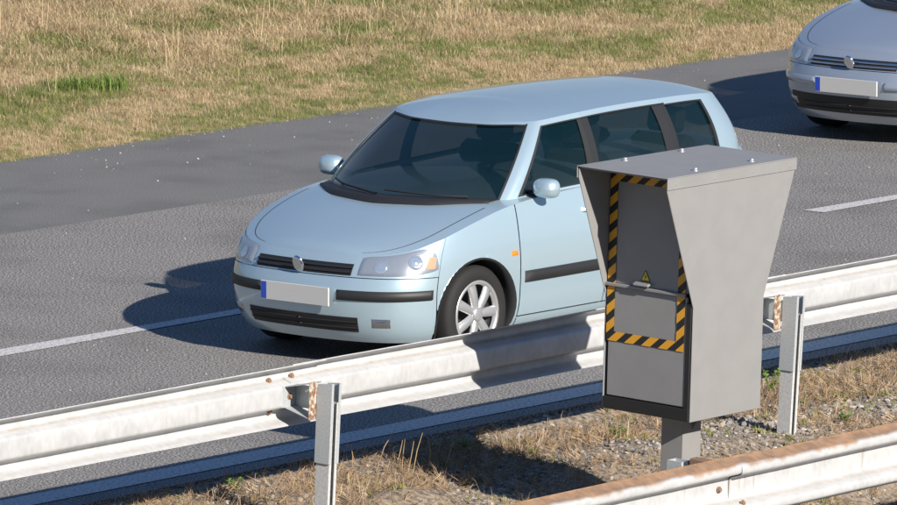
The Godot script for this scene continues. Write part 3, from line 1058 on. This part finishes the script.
	box_part("base_plate", Vector3(0, -0.42, 0), Vector3(0.3, 0.02, 0.3), M.zinc, pole, 0.003)

func area(p: PackedVector2Array) -> float:
	var s := 0.0
	for i in p.size():
		s += p[i].cross(p[(i + 1) % p.size()])
	return s * 0.5

# ------------------------------------------------------------------ cars
# local axes: x from the nose (0) to the tail, y up from the road, z to the side that faces the viewer
const PLAN := [[0.0, 0.0], [0.008, 0.2], [0.035, 0.38], [0.1, 0.55], [0.2, 0.665], [0.36, 0.745], [0.7, 0.795], [1.2, 0.813], [1.9, 0.82], [2.6, 0.813], [3.05, 0.79], [3.4, 0.74], [3.6, 0.655], [3.71, 0.5], [3.755, 0.28], [3.77, 0.0]]
var plan_pts := PackedVector2Array()

func curve(tab: Array, x: float) -> float:
	if x <= tab[0][0]:
		return tab[0][1]
	for i in tab.size() - 1:
		if x <= tab[i + 1][0]:
			var t: float = (x - tab[i][0]) / (tab[i + 1][0] - tab[i][0])
			var p0: float = tab[max(i - 1, 0)][1]
			var p3: float = tab[min(i + 2, tab.size() - 1)][1]
			var p1: float = tab[i][1]
			var p2: float = tab[i + 1][1]
			# monotone-ish hermite
			var x0: float = tab[max(i - 1, 0)][0]
			var x3: float = tab[min(i + 2, tab.size() - 1)][0]
			var h: float = tab[i + 1][0] - tab[i][0]
			var m1: float = (p2 - p0) / maxf(tab[i + 1][0] - x0, 1e-5) * h
			var m2: float = (p3 - p1) / maxf(x3 - tab[i][0], 1e-5) * h
			var t2 := t * t
			var t3 := t2 * t
			return p1 * (2 * t3 - 3 * t2 + 1) + m1 * (t3 - 2 * t2 + t) + p2 * (-2 * t3 + 3 * t2) + m2 * (t3 - t2)
	return tab[-1][1]

func plan_at(t: float) -> Vector2:
	# t in 0..1 along the half outline (nose centre to tail centre), by arc length
	if plan_pts.is_empty():
		var c := Curve2D.new()
		for i in PLAN.size():
			var p := Vector2(PLAN[i][0], PLAN[i][1])
			var a := Vector2(PLAN[max(i - 1, 0)][0], PLAN[max(i - 1, 0)][1])
			var b := Vector2(PLAN[min(i + 1, PLAN.size() - 1)][0], PLAN[min(i + 1, PLAN.size() - 1)][1])
			if i == 0:
				a = Vector2(b.x, -b.y)
			if i == PLAN.size() - 1:
				b = Vector2(a.x, -a.y)
			var tg := (b - a).normalized()
			var la := p.distance_to(a) / 3.0
			var lb := p.distance_to(b) / 3.0
			c.add_point(p, -tg * la, tg * lb)
		c.bake_interval = 0.01
		plan_pts = c.get_baked_points()
	var f := clampf(t, 0.0, 1.0) * (plan_pts.size() - 1)
	var i := int(f)
	if i >= plan_pts.size() - 1:
		return plan_pts[plan_pts.size() - 1]
	return plan_pts[i].lerp(plan_pts[i + 1], f - i)

func t_for_x(x: float) -> float:
	var a := 0.0
	var b := 1.0
	for i in 30:
		var m := (a + b) * 0.5
		if plan_at(m).x < x:
			a = m
		else:
			b = m
	return a

func t_for_z_front(z: float) -> float:
	var a := 0.0
	var b := 0.25
	for i in 30:
		var m := (a + b) * 0.5
		if plan_at(m).y < z:
			a = m
		else:
			b = m
	return a

const INSET := [[0.14, 0.09], [0.2, 0.045], [0.3, 0.014], [0.42, 0.003], [0.52, 0.0], [0.62, 0.003], [0.74, 0.018], [0.84, 0.036], [0.92, 0.058], [1.0, 0.085], [1.05, 0.105]]
const NOSE := [[0.14, 0.11], [0.2, 0.055], [0.28, 0.018], [0.38, 0.0], [0.46, 0.0], [0.54, 0.028], [0.6, 0.06], [0.66, 0.11], [0.72, 0.18], [0.8, 0.27], [0.95, 0.4]]
const TAIL := [[0.14, 0.12], [0.25, 0.03], [0.4, 0.0], [0.55, 0.01], [0.62, 0.04], [0.8, 0.07], [1.0, 0.12]]
const SHOULDER := [[0.0, 0.655], [0.1, 0.672], [0.3, 0.735], [0.5, 0.79], [0.75, 0.842], [1.0, 0.885], [1.3, 0.915], [1.9, 0.94], [2.6, 0.965], [3.2, 0.985], [3.77, 0.985]]

func shoulder(t: float) -> float:
	return curve(SHOULDER, plan_at(t).x)

func body_pt(t: float, y: float, out := 0.0) -> Vector3:
	var p := plan_at(t)
	var wf := pow(clampf(1.0 - p.x / 0.95, 0, 1), 1.6)
	var wr := pow(clampf((p.x - 2.9) / 0.87, 0, 1), 1.6)
	var x := p.x + curve(NOSE, y) * wf - curve(TAIL, y) * wr
	var z := p.y * (1.0 - curve(INSET, y) / 0.82)
	if out != 0.0:
		var a := plan_at(t - 0.004)
		var b := plan_at(t + 0.004)
		if t < 0.004:
			a = Vector2(b.x, -b.y)
		if t > 0.996:
			b = Vector2(a.x, -a.y)
		var tg := (b - a).normalized()
		x += -tg.y * out
		z += tg.x * out
	return Vector3(x, y, z)

const AXLES := [0.72, 3.19]
const WHEEL_Y := 0.285
const ARCH := 0.335

# a patch of the body skin; ya, yb are heights (numbers or "shoulder"); mirrored = build both sides into the mesh
func skin(st: SurfaceTool, t0: float, t1: float, ya: float, yb: float, nt: int, ny: int, side: float, out := 0.0, gap := 0.0) -> void:
	var P := []
	for i in nt + 1:
		var row := []
		var t: float = lerp(t0, t1, float(i) / nt)
		var top := minf(yb, shoulder(t) - gap)
		for j in ny + 1:
			var y: float = lerp(ya, top, float(j) / ny)
			var v := body_pt(t, y, out)
			v.z *= side
			row.append(v)
		P.append(row)
	# cut the wheel arches and snap the cut edge to the circle
	var drop := {}
	var snap := {}
	for i in nt:
		for j in ny:
			var c: Vector3 = (P[i][j] + P[i + 1][j] + P[i + 1][j + 1] + P[i][j + 1]) * 0.25
			for ax in AXLES:
				if absf(c.z) > 0.4 and Vector2(c.x - ax, c.y - WHEEL_Y).length() < ARCH:
					drop[Vector2i(i, j)] = true
					for k in [Vector2i(i, j), Vector2i(i + 1, j), Vector2i(i + 1, j + 1), Vector2i(i, j + 1)]:
						snap[k] = ax
	for k in snap:
		var v: Vector3 = P[k.x][k.y]
		var d := Vector2(v.x - snap[k], v.y - WHEEL_Y)
		d = d.normalized() * ARCH
		P[k.x][k.y] = Vector3(snap[k] + d.x, WHEEL_Y + d.y, v.z)
	for i in nt:
		for j in ny:
			if drop.has(Vector2i(i, j)):
				continue
			if side > 0:
				quad(st, P[i][j], P[i][j + 1], P[i + 1][j + 1], P[i + 1][j])
			else:
				quad(st, P[i][j], P[i + 1][j], P[i + 1][j + 1], P[i][j + 1])

func skin_part(called: String, t0: float, t1: float, ya: float, yb: float, nt: int, ny: int, mat: Material, parent: Node, sides: Array, out := 0.0, gap := 0.0) -> MeshInstance3D:
	var st := new_st()
	for s in sides:
		skin(st, t0, t1, ya, yb, nt, ny, s, out, gap)
	return commit(st, called, mat, parent)

# a raised strip with chamfered long edges
func band_part(called: String, t0: float, t1: float, ya: float, yb: float, nt: int, mat: Material, parent: Node, sides: Array, out: float) -> MeshInstance3D:
	var st := new_st()
	var lv := [[ya, 0.0], [ya + 0.006, out], [yb - 0.006, out], [yb, 0.0]]
	for s in sides:
		var P := []
		for i in nt + 1:
			var t: float = lerp(t0, t1, float(i) / nt)
			var row := []
			for l in lv:
				var e: float = l[1]
				if sides.size() == 1 and (i == 0 or i == nt):
					e = 0.0
				var v := body_pt(t, l[0], e)
				v.z *= s
				row.append(v)
			P.append(row)
		rows(st, P)
	return commit(st, called, mat, parent)

# the cabin: keys along the half outline, belt point and roof point
const CABIN := [
	[0.76, 0.0, 1.42, 0.0], [0.84, 0.38, 1.445, 0.3], [1.05, 0.655, 1.53, 0.5], [1.17, 0.708, 1.6, 0.553], [1.83, 0.745, 1.87, 0.59], [1.92, 0.747, 1.95, 0.592], [2.62, 0.741, 2.6, 0.588], [2.73, 0.737, 2.71, 0.585], [3.28, 0.685, 3.2, 0.55], [3.5, 0.59, 3.38, 0.46], [3.61, 0.3, 3.46, 0.24], [3.635, 0.0, 3.48, 0.0]]

func cabin_key(k: float) -> Array:
	var i := clampi(int(floor(k)), 0, CABIN.size() - 2)
	var f := k - i
	var r := []
	for c in 4:
		var p1: float = CABIN[i][c]
		var p2: float = CABIN[i + 1][c]
		var p0: float = CABIN[i - 1][c] if i > 0 else (p2 if c % 2 == 0 else -p2)
		var p3: float = CABIN[i + 2][c] if i + 2 < CABIN.size() else (p1 if c % 2 == 0 else -p1)
		var m1 := (p2 - p0) * 0.35
		var m2 := (p3 - p1) * 0.35
		var f2 := f * f
		var f3 := f2 * f
		r.append(p1 * (2 * f3 - 3 * f2 + 1) + m1 * (f3 - 2 * f2 + f) + p2 * (-2 * f3 + 3 * f2) + m2 * (f3 - f2))
	return r

const ROOF_EDGE := [[1.3, 1.29], [1.5, 1.32], [1.9, 1.352], [2.3, 1.362], [2.8, 1.36], [3.1, 1.35], [3.4, 1.325], [3.5, 1.31]]

func cabin_pt(k: float, s: float, out := 0.0) -> Vector3:
	var c := cabin_key(k)
	var b := Vector3(c[0], curve(SHOULDER, c[0]) - 0.012, c[1])
	if c[0] < 1.3:
		b.y += 0.062 * (1.0 - pow(minf(absf(c[1]) / 0.72, 1.0), 2.4))   # the screen stands on the crown of the bonnet
	var r := Vector3(c[2], curve(ROOF_EDGE, c[2]), c[3])
	var v := b.lerp(r, s)
	var dir := Vector3(v.x - 2.3, 0, v.z)
	var bulge := 0.028 * sin(PI * s)
	var n := Vector3(dir.x * 0.35, 0, dir.z).normalized()
	if absf(c[1]) < 0.6:
		n = Vector3(signf(dir.x), 0.3, 0).normalized()
	v += n * (bulge + out)
	v.y += out * 0.5
	return v

func cabin_patch(st: SurfaceTool, k0: float, k1: float, s0: float, s1: float, nk: int, ns: int, side: float, out := 0.0) -> void:
	var P := []
	for i in nk + 1:
		var row := []
		for j in ns + 1:
			var v := cabin_pt(lerp(k0, k1, float(i) / nk), lerp(s0, s1, float(j) / ns), out)
			v.z *= side
			row.append(v)
		P.append(row)
	for i in nk:
		for j in ns:
			if side > 0:
				quad(st, P[i][j], P[i][j + 1], P[i + 1][j + 1], P[i + 1][j])
			else:
				quad(st, P[i][j], P[i + 1][j], P[i + 1][j + 1], P[i][j + 1])

func cabin_part(called: String, pieces: Array, mat: Material, parent: Node, sides: Array, out := 0.0) -> MeshInstance3D:
	var st := new_st()
	for s in sides:
		for p in pieces:
			cabin_patch(st, p[0], p[1], p[2], p[3], p[4], p[5], s, out)
	return commit(st, called, mat, parent)

func build_car(at: Vector3, o: Dictionary) -> void:
	var car := thing(o.name, o.label, "car", Vector3(at.x, road_y(at.z), at.z), "cars on the carriageway")
	car.transform = Transform3D(Basis(Vector3.RIGHT, -atan(FALL)).scaled_local(Vector3(o.sx, o.sy, o.sz)), car.position)
	var paint: Material = o.paint
	var tb := t_for_x(0.38)          # end of the headlamp
	var td0 := t_for_x(1.08)
	var td1 := t_for_x(1.88)
	var td2 := t_for_x(2.78)
	var te := t_for_x(3.52)
	var g := 0.0007
	# dark inner shell behind all gaps
	skin_part("inner_shell", 0.0, 1.0, 0.15, 2.0, 220, 14, paint, car, [1.0, -1.0], -0.02, 0.02)
	# outer skin
	skin_part("front_bumper", 0.0, tb - g, 0.15, 0.535, 60, 16, paint, car, [1.0, -1.0])
	skin_part("nose_panel", 0.0, tb, 0.54, 2.0, 40, 8, paint, car, [1.0, -1.0])
	for s in [1.0, -1.0]:
		skin_part("fender", tb + g, td0 - g, 0.16, 2.0, 60, 40, paint, car, [s])
		var d1 := skin_part("door", td0 + g, td1 - g, 0.235, 2.0, 30, 20, paint, car, [s], 0.0, 0.0)
		var d2 := skin_part("door", td1 + g, td2 - g, 0.235, 2.0, 50, 40, paint, car, [s], 0.0, 0.0)
		skin_part("sill", td0 + g, td2 - g, 0.145, 0.228, 60, 6, paint, car, [s])
		skin_part("quarter_panel", td2 + g, te, 0.16, 2.0, 50, 40, paint, car, [s])
		for d in [[d1, 1.12, 1.85], [d2, 1.91, 2.75]]:
			band_part("rub_strip", t_for_x(d[1]), t_for_x(d[2]), 0.43, 0.5, 24, M.trim, d[0], [s], 0.014)
		for d in [[d1, 1.68], [d2, 2.55]]:
			band_part("handle", t_for_x(d[1]), t_for_x(d[1] + 0.16), 0.79, 0.825, 8, paint, d[0], [s], 0.022)
		band_part("side_lamp", t_for_x(1.0), t_for_x(1.06), 0.6, 0.63, 4, M.orange, car, [s], 0.008)
		# black arch lip
		for ax in AXLES:
			var st := new_st()
			var P := []
			for i in 31:
				var a: float = lerp(-0.38, PI + 0.38, i / 30.0)
				var row := []
				for q in [[ARCH + 0.0, 0.004], [ARCH - 0.012, 0.004], [ARCH - 0.014, -0.05], [ARCH + 0.005, -0.3]]:
					var px: float = ax + cos(a) * q[0]
					var py: float = WHEEL_Y + sin(a) * q[0]
					var bp := body_pt(t_for_x(clampf(px, 0.2, 3.6)), maxf(py, 0.14))
					row.append(Vector3(px, py, (bp.z + q[1]) * s))
				P.append(row)
			rows(st, P)
			commit(st, "wheel_arch", M.trim, car)
			wheel(car, ax, s)
	skin_part("rear_bumper", te + g, 1.0, 0.15, 0.54, 40, 14, paint, car, [1.0, -1.0])
	skin_part("tailgate", te + g, 1.0, 0.546, 2.0, 40, 14, paint, car, [1.0, -1.0])
	# bonnet and belt ledge: strips across the car between the two shoulders
	var hst := new_st()
	var P := []
	var nt := 120
	var tc := t_for_x(3.74)
	for i in nt + 1:
		var t: float = lerp(0.0, tc, float(i) / nt)
		var a := body_pt(t, shoulder(t))
		var row := []
		for j in 25:
			var u := -1.0 + 2.0 * j / 24.0
			var cr := 0.062 * smoothstep(0.0, 0.7, a.z) * (1.0 - pow(absf(u), 2.4))
			row.append(Vector3(a.x, a.y + cr, a.z * u))
		P.append(row)
	rows(hst, P)
	var hood := commit(hst, "bonnet", paint, car)
	# shut lines of the bonnet
	for s in [1.0, -1.0]:
		var ls := new_st()
		var L := []
		for i in 40:
			var t: float = lerp(t_for_z_front(0.42), t_for_x(0.9), i / 39.0)
			var a := body_pt(t, shoulder(t))
			var row := []
			for u in [0.885, 0.893]:
				var cr := 0.062 * smoothstep(0.0, 0.7, a.z) * (1.0 - pow(u, 2.4)) + 0.0012
				row.append(Vector3(a.x, a.y + cr, a.z * u * s))
			L.append(row)
		rows(ls, L)
		commit(ls, "shut_line", M.trim, hood)
	# cowl under the windscreen
	var cst := new_st()
	var C := []
	for i in 21:
		var k := -2.0 + 4.0 * i / 20.0
		var v := cabin_pt(absf(k), 0.03)
		var sgn := -1.0 if k < 0 else 1.0
		var row := []
		for q in [[-0.10, -0.03], [-0.085, 0.004], [0.03, 0.008]]:
			row.append(Vector3(v.x + q[0], v.y + q[1] + 0.004, v.z * sgn))
		C.append(row)
	rows(cst, C)
	commit(cst, "cowl", M.trim, car)
	for w in [[-0.12, 0.52], [0.42, 0.44]]:
		var wst := new_st()
		var q := []
		var rr := []
		for i in 9:
			var f := i / 8.0
			var zc: float = w[0] - 0.5 * f + 0.1
			var c0 := cabin_pt(clampf(absf(zc) / 0.33, 0.0, 2.0), 0.03 + 0.05 * f)
			q.append(Vector3(c0.x - 0.03, c0.y + 0.022, zc))
			rr.append(0.007)
		tube(wst, q, rr, 6)
		commit(wst, "wiper", M.trim, car)
	# pillars and roof frame
	cabin_part("pillar", [[2.0, 3.0, 0.0, 1.0, 6, 16]], paint, car, [1.0])
	cabin_part("pillar", [[2.0, 3.0, 0.0, 1.0, 6, 16]], paint, car, [-1.0])
	cabin_part("window_frame", [[3.0, 7.0, 0.0, 0.07, 40, 2], [3.0, 7.0, 0.92, 1.0, 40, 3], [7.0, 8.0, 0.0, 0.13, 10, 3], [7.0, 8.0, 0.9, 1.0, 10, 3], [8.0, 9.0, 0.0, 0.13, 8, 3], [8.0, 9.0, 0.9, 1.0, 8, 3], [7.72, 9.0, 0.13, 0.9, 14, 14], [9.0, 11.0, 0.0, 0.08, 12, 2], [9.0, 11.0, 0.9, 1.0, 12, 3], [0.0, 2.0, 0.95, 1.0, 16, 2], [0.0, 2.0, 0.0, 0.03, 16, 2]], paint, car, [1.0, -1.0])
	for s in [1.0, -1.0]:
		cabin_part("door_pillar", [[3.96, 5.04, 0.07, 0.92, 6, 12]], M.trim, car, [s], -0.002)
		cabin_part("door_pillar", [[5.95, 7.02, 0.07, 0.92, 6, 12]], M.trim if o.full else paint, car, [s], -0.002)
		cabin_part("side_window", [[3.0, 4.0, 0.06, 0.93, 12, 12]], M.glass, car, [s], -0.008)
		cabin_part("side_window", [[5.0, 6.0, 0.06, 0.93, 12, 12]], M.glass, car, [s], -0.008)
		cabin_part("quarter_window", [[7.0, 7.74, 0.12, 0.91, 10, 12]], M.glass, car, [s], -0.008)
		var seal := cabin_part("window_seal", [[7.0, 7.74, 0.12, 0.14, 10, 1], [7.0, 7.74, 0.89, 0.91, 10, 1], [7.7, 7.75, 0.12, 0.91, 1, 12], [3.0, 7.0, 0.06, 0.078, 40, 1], [3.0, 7.0, 0.912, 0.93, 40, 1], [2.97, 3.06, 0.06, 0.93, 1, 12]], M.trim, car, [s], 0.003)
		seal.set_meta("label", "black rubber seal round the side windows")
	cabin_part("windscreen", [[0.0, 2.0, 0.02, 0.96, 20, 14]], M.glass, car, [1.0, -1.0], -0.006)
	cabin_part("windscreen_seal", [[1.94, 2.03, 0.0, 0.97, 2, 14], [0.0, 2.0, 0.945, 0.962, 20, 1]], M.trim, car, [1.0, -1.0], 0.002)
	cabin_part("rear_window", [[9.0, 11.0, 0.06, 0.92, 14, 12]], M.glass, car, [1.0, -1.0], -0.006)
	# roof skin: rings from the edge to the middle
	var rst := new_st()
	var R := []
	var nk := 88
	for i in nk * 2 + 1:
		var k := 11.0 * i / nk
		var mir := 1.0
		if k > 11.0:
			k = 22.0 - k
			mir = -1.0
		var e := cabin_pt(k, 1.0)
		e.z *= mir
		var mid := Vector3(clampf(e.x, 1.85, 3.05), curve(ROOF_EDGE, clampf(e.x, 1.85, 3.05)) + 0.052, 0)
		var row := []
		for j in 13:
			var f := j / 12.0
			var v := e.lerp(mid, f)
			v.y = e.y + (mid.y - e.y) * (1.0 - pow(1.0 - f, 2.2))
			row.append(v)
		R.append(row)
	rows(rst, R)
	commit(rst, "roof", paint, car)
	# face: grille, lamps, intake, plate, badge
	var tg := t_for_z_front(0.36)
	var grille := skin_part("grille", 0.0, tg, 0.548, 0.612, 20, 4, M.black, car, [1.0, -1.0], 0.003)
	for y in [0.566, 0.592]:
		band_part("slat", 0.0, tg, y - 0.008, y + 0.008, 20, M.trim if o.full else M.chrome, grille, [1.0, -1.0], 0.014)
	var badge := put(lathe_mesh([Vector2(0.05, 0), Vector2(0.046, 0.012), Vector2(0.03, 0.016), Vector2(0.0005, 0.014)], 24), "badge", M.chrome, grille, Transform3D(Basis(Vector3(0, 0, 1), Vector3(-0.35, 0.94, 0), Vector3(-0.94, -0.35, 0)), Vector3(0.012, 0.592, 0)))
	badge.scale = Vector3(0.8, 1.05, 1.0)
	skin_part("air_intake", 0.0, t_for_z_front(0.42 if o.full else 0.56), 0.215, 0.305 if o.full else 0.34, 20, 4, M.black, car, [1.0, -1.0], 0.003)
	for y in [0.24, 0.275]:
		band_part("intake_bar", 0.0, t_for_z_front(0.42), y - 0.006, y + 0.006, 20, M.trim, car, [1.0, -1.0], 0.012)
	band_part("bumper_strip", t_for_z_front(0.285), t_for_x(0.355), 0.405, 0.465, 40, M.trim if o.full else paint, car, [1.0], 0.014)
	band_part("bumper_strip", t_for_z_front(0.285), t_for_x(0.355), 0.405, 0.465, 40, M.trim if o.full else paint, car, [-1.0], 0.014)
	var plate := box_part("number_plate", Vector3(-0.02, 0.42, 0), Vector3(0.012, 0.11, 0.52), M.plate, car, 0.002)
	box_part("blue_band", Vector3(-0.0065, 0, -0.235), Vector3(0.001, 0.1, 0.04), M.plate_blue, plate, 0.0001)
	for s in [1.0, -1.0]:
		headlamp(car, s)
		band_part("fog_lamp", t_for_z_front(0.5), t_for_z_front(0.6), 0.245, 0.3, 8, M.reflector, car, [s], 0.006)
		mirror(car, s, paint)
		# tail lamp
		band_part("tail_lamp", t_for_x(3.6), t_for_x(3.6) + 0.045, 0.6, 0.9, 10, M.red, car, [s], 0.012)
	# cabin interior
	var dash := box_part("dashboard", Vector3(1.27, 0.84, 0), Vector3(0.4, 0.16, 1.2), M.seat, car, 0.04)
	dash.rotation.z = 0.12
	var wheel_st := new_st()
	var ring := []
	var rr2 := []
	for i in 25:
		var a := TAU * i / 24.0
		ring.append(Vector3(1.55 + 0.06 * sin(a), 0.93 + 0.17 * sin(a), 0.33 + 0.18 * cos(a)))
		rr2.append(0.013)
	tube(wheel_st, ring, rr2, 6)
	commit(wheel_st, "steering_wheel", M.trim, car)
	for s in [1.0, -1.0]:
		seat(car, Vector3(1.85, 0.3, 0.33 * s))
		seat(car, Vector3(2.7, 0.32, 0.33 * s))
	box_part("underbody", Vector3(1.95, 0.24, 0), Vector3(3.0, 0.12, 1.05), M.underseal, car, 0.03)

func seat(car: Node3D, at: Vector3) -> void:
	var st := new_flat()
	bevel_box(st, Transform3D(Basis(), Vector3(0, 0.12, 0)), Vector3(0.5, 0.2, 0.48), 0.05)
	bevel_box(st, Transform3D(Basis(Vector3(0, 0, 1), -0.28), Vector3(0.3, 0.48, 0)), Vector3(0.14, 0.6, 0.46), 0.05)
	bevel_box(st, Transform3D(Basis(Vector3(0, 0, 1), -0.2), Vector3(0.4, 0.86, 0)), Vector3(0.09, 0.16, 0.26), 0.03)
	var mi := commit(st, "seat", M.seat, car, false)
	mi.position = at

func mirror(car: Node3D, s: float, paint: Material) -> void:
	var n := Node3D.new()
	n.name = "door_mirror"
	car.add_child(n, true)
	n.position = Vector3(1.3, 0.975, 0.83 * s)
	var st := new_st()
	var P := []
	for i in 13:
		var a := PI * i / 12.0
		var row := []
		for j in 21:
			var b := TAU * j / 20.0
			var sb := sin(b)
			var cb := cos(b)
			var v := Vector3(-cos(a) * 0.07, pow(sin(a), 0.7) * signf(sb) * pow(absf(sb), 0.7) * 0.06, pow(sin(a), 0.7) * signf(cb) * pow(absf(cb), 0.6) * 0.085)
			v.x = clampf(v.x, -0.07, 0.03)
			row.append(v)
		P.append(row)
	rows(st, P)
	commit(st, "housing", paint, n)
	var gs := SphereMesh.new()
	gs.radius = 0.5
	gs.height = 1.0
	gs.radial_segments = 20
	gs.rings = 8
	put(gs, "mirror_glass", M.chrome, n, Transform3D(Basis().scaled(Vector3(0.006, 0.095, 0.15)), Vector3(0.031, 0, 0)))
	var ast := new_st()
	tube(ast, [Vector3(0.0, -0.03, -0.06 * s), Vector3(0.01, -0.055, -0.15 * s)], [0.022, 0.028], 8)
	commit(ast, "mirror_arm", M.trim, n)

func headlamp(car: Node3D, s: float) -> void:
	var n := Node3D.new()
	n.name = "headlamp"
	car.add_child(n, true)
	var t0 := t_for_z_front(0.4)
	var t1 := t_for_x(0.37)
	# outline in (t, y): low inner end, tall outer end
	var P0 := []
	var P1 := []
	for i in 25:
		var f := i / 24.0
		var t: float = lerp(t0, t1, f)
		var lo := 0.553 + 0.03 * pow(maxf(f - 0.5, 0.0) * 2.0, 2.0)
		var hi := minf(0.648 + 0.085 * f, shoulder(t) - 0.006)
		hi = lerpf(hi, lo + 0.02, pow(f, 9.0))
		var r0 := []
		var r1 := []
		for j in 9:
			var y: float = lerp(lo, hi, j / 8.0)
			var edge := 1.0 if (i > 0 and i < 24 and j > 0 and j < 8) else 0.0
			var a := body_pt(t, y, 0.002)
			var b := body_pt(t, y, 0.004 + 0.012 * edge)
			a.z *= s
			b.z *= s
			r0.append(a)
			r1.append(b)
		P0.append(r0)
		P1.append(r1)
	var st := new_st()
	rows(st, P0)
	commit(st, "reflector_bowl", M.reflector, n)
	st = new_st()
	rows(st, P1)
	commit(st, "lens", M.lens, n)
	for k in [[0.3, 0.602, 0.04], [0.62, 0.63, 0.045]]:
		var t: float = lerp(t0, t1, k[0])
		var c := body_pt(t, k[1], 0.003)
		var q := lathe_mesh([Vector2(k[2], 0.0), Vector2(k[2] * 0.9, 0.006), Vector2(k[2] * 0.55, 0.004), Vector2(0.0005, 0.008)], 20)
		var pl := plan_at(t + 0.01) - plan_at(t - 0.01)
		var nn := Vector3(-pl.y, 0.0, pl.x * s).normalized()
		nn = (nn + Vector3(0, 0.55, 0)).normalized()
		var u := Vector3.UP.cross(nn).normalized()
		put(q, "lamp_bowl", M.chrome, n, Transform3D(Basis(u, nn.cross(u), nn), Vector3(c.x, c.y, c.z * s)))
	# indicator at the outer end
	var st3 := new_st()
	var I := []
	for i in 7:
		var t: float = lerp(t0, t1, 0.8 + 0.13 * i / 6.0)
		var row := []
		for j in 5:
			var y: float = lerp(0.59, 0.655, j / 4.0)
			var a := body_pt(t, y, 0.005)
			a.z *= s
			row.append(a)
		I.append(row)
	rows(st3, I)
	commit(st3, "indicator", M.orange, n)

func wheel(car: Node3D, ax: float, s: float) -> void:
	var w := Node3D.new()
	w.name = "wheel"
	car.add_child(w, true)
	w.position = Vector3(ax, WHEEL_Y, 0.69 * s)
	w.rotation.y = 0.0 if s > 0 else PI
	var R := WHEEL_Y
	put(lathe_mesh([Vector2(0.19, -0.085), Vector2(0.25, -0.09), Vector2(R - 0.012, -0.082), Vector2(R, -0.066), Vector2(R, 0.06), Vector2(R - 0.012, 0.078), Vector2(0.25, 0.09), Vector2(0.205, 0.086), Vector2(0.19, 0.075)], 40), "tyre", M.tyre, w)
	var rim := put(lathe_mesh([Vector2(0.198, 0.084), Vector2(0.19, 0.078), Vector2(0.182, 0.05), Vector2(0.17, 0.0), Vector2(0.05, -0.01), Vector2(0.0005, -0.01)], 40), "rim", M.trim, w)
	put(lathe_mesh([Vector2(0.2, 0.084), Vector2(0.193, 0.09), Vector2(0.178, 0.082), Vector2(0.172, 0.06)], 40), "rim_edge", M.rim, rim)
	for k in 7:
		var a := TAU * k / 7.0
		var st := new_st()
		var P := []
		for i in 6:
			var f := i / 5.0
			var r: float = lerp(0.03, 0.182, f)
			var hw: float = lerp(0.024, 0.034, f)
			var zz: float = 0.072 + 0.018 * sin(PI * (0.25 + 0.6 * f))
			var row := []
			for q in [[-1.0, -0.02], [-0.7, 0.0], [0.7, 0.0], [1.0, -0.02]]:
				row.append(Vector3(r, hw * q[0], zz + q[1]).rotated(Vector3(0, 0, 1), a))
			P.append(row)
		rows(st, P)
		commit(st, "spoke", M.rim, rim)
	put(lathe_mesh([Vector2(0.045, 0.07), Vector2(0.042, 0.09), Vector2(0.03, 0.097), Vector2(0.0005, 0.098)], 20), "hub_cap", M.rim, rim)
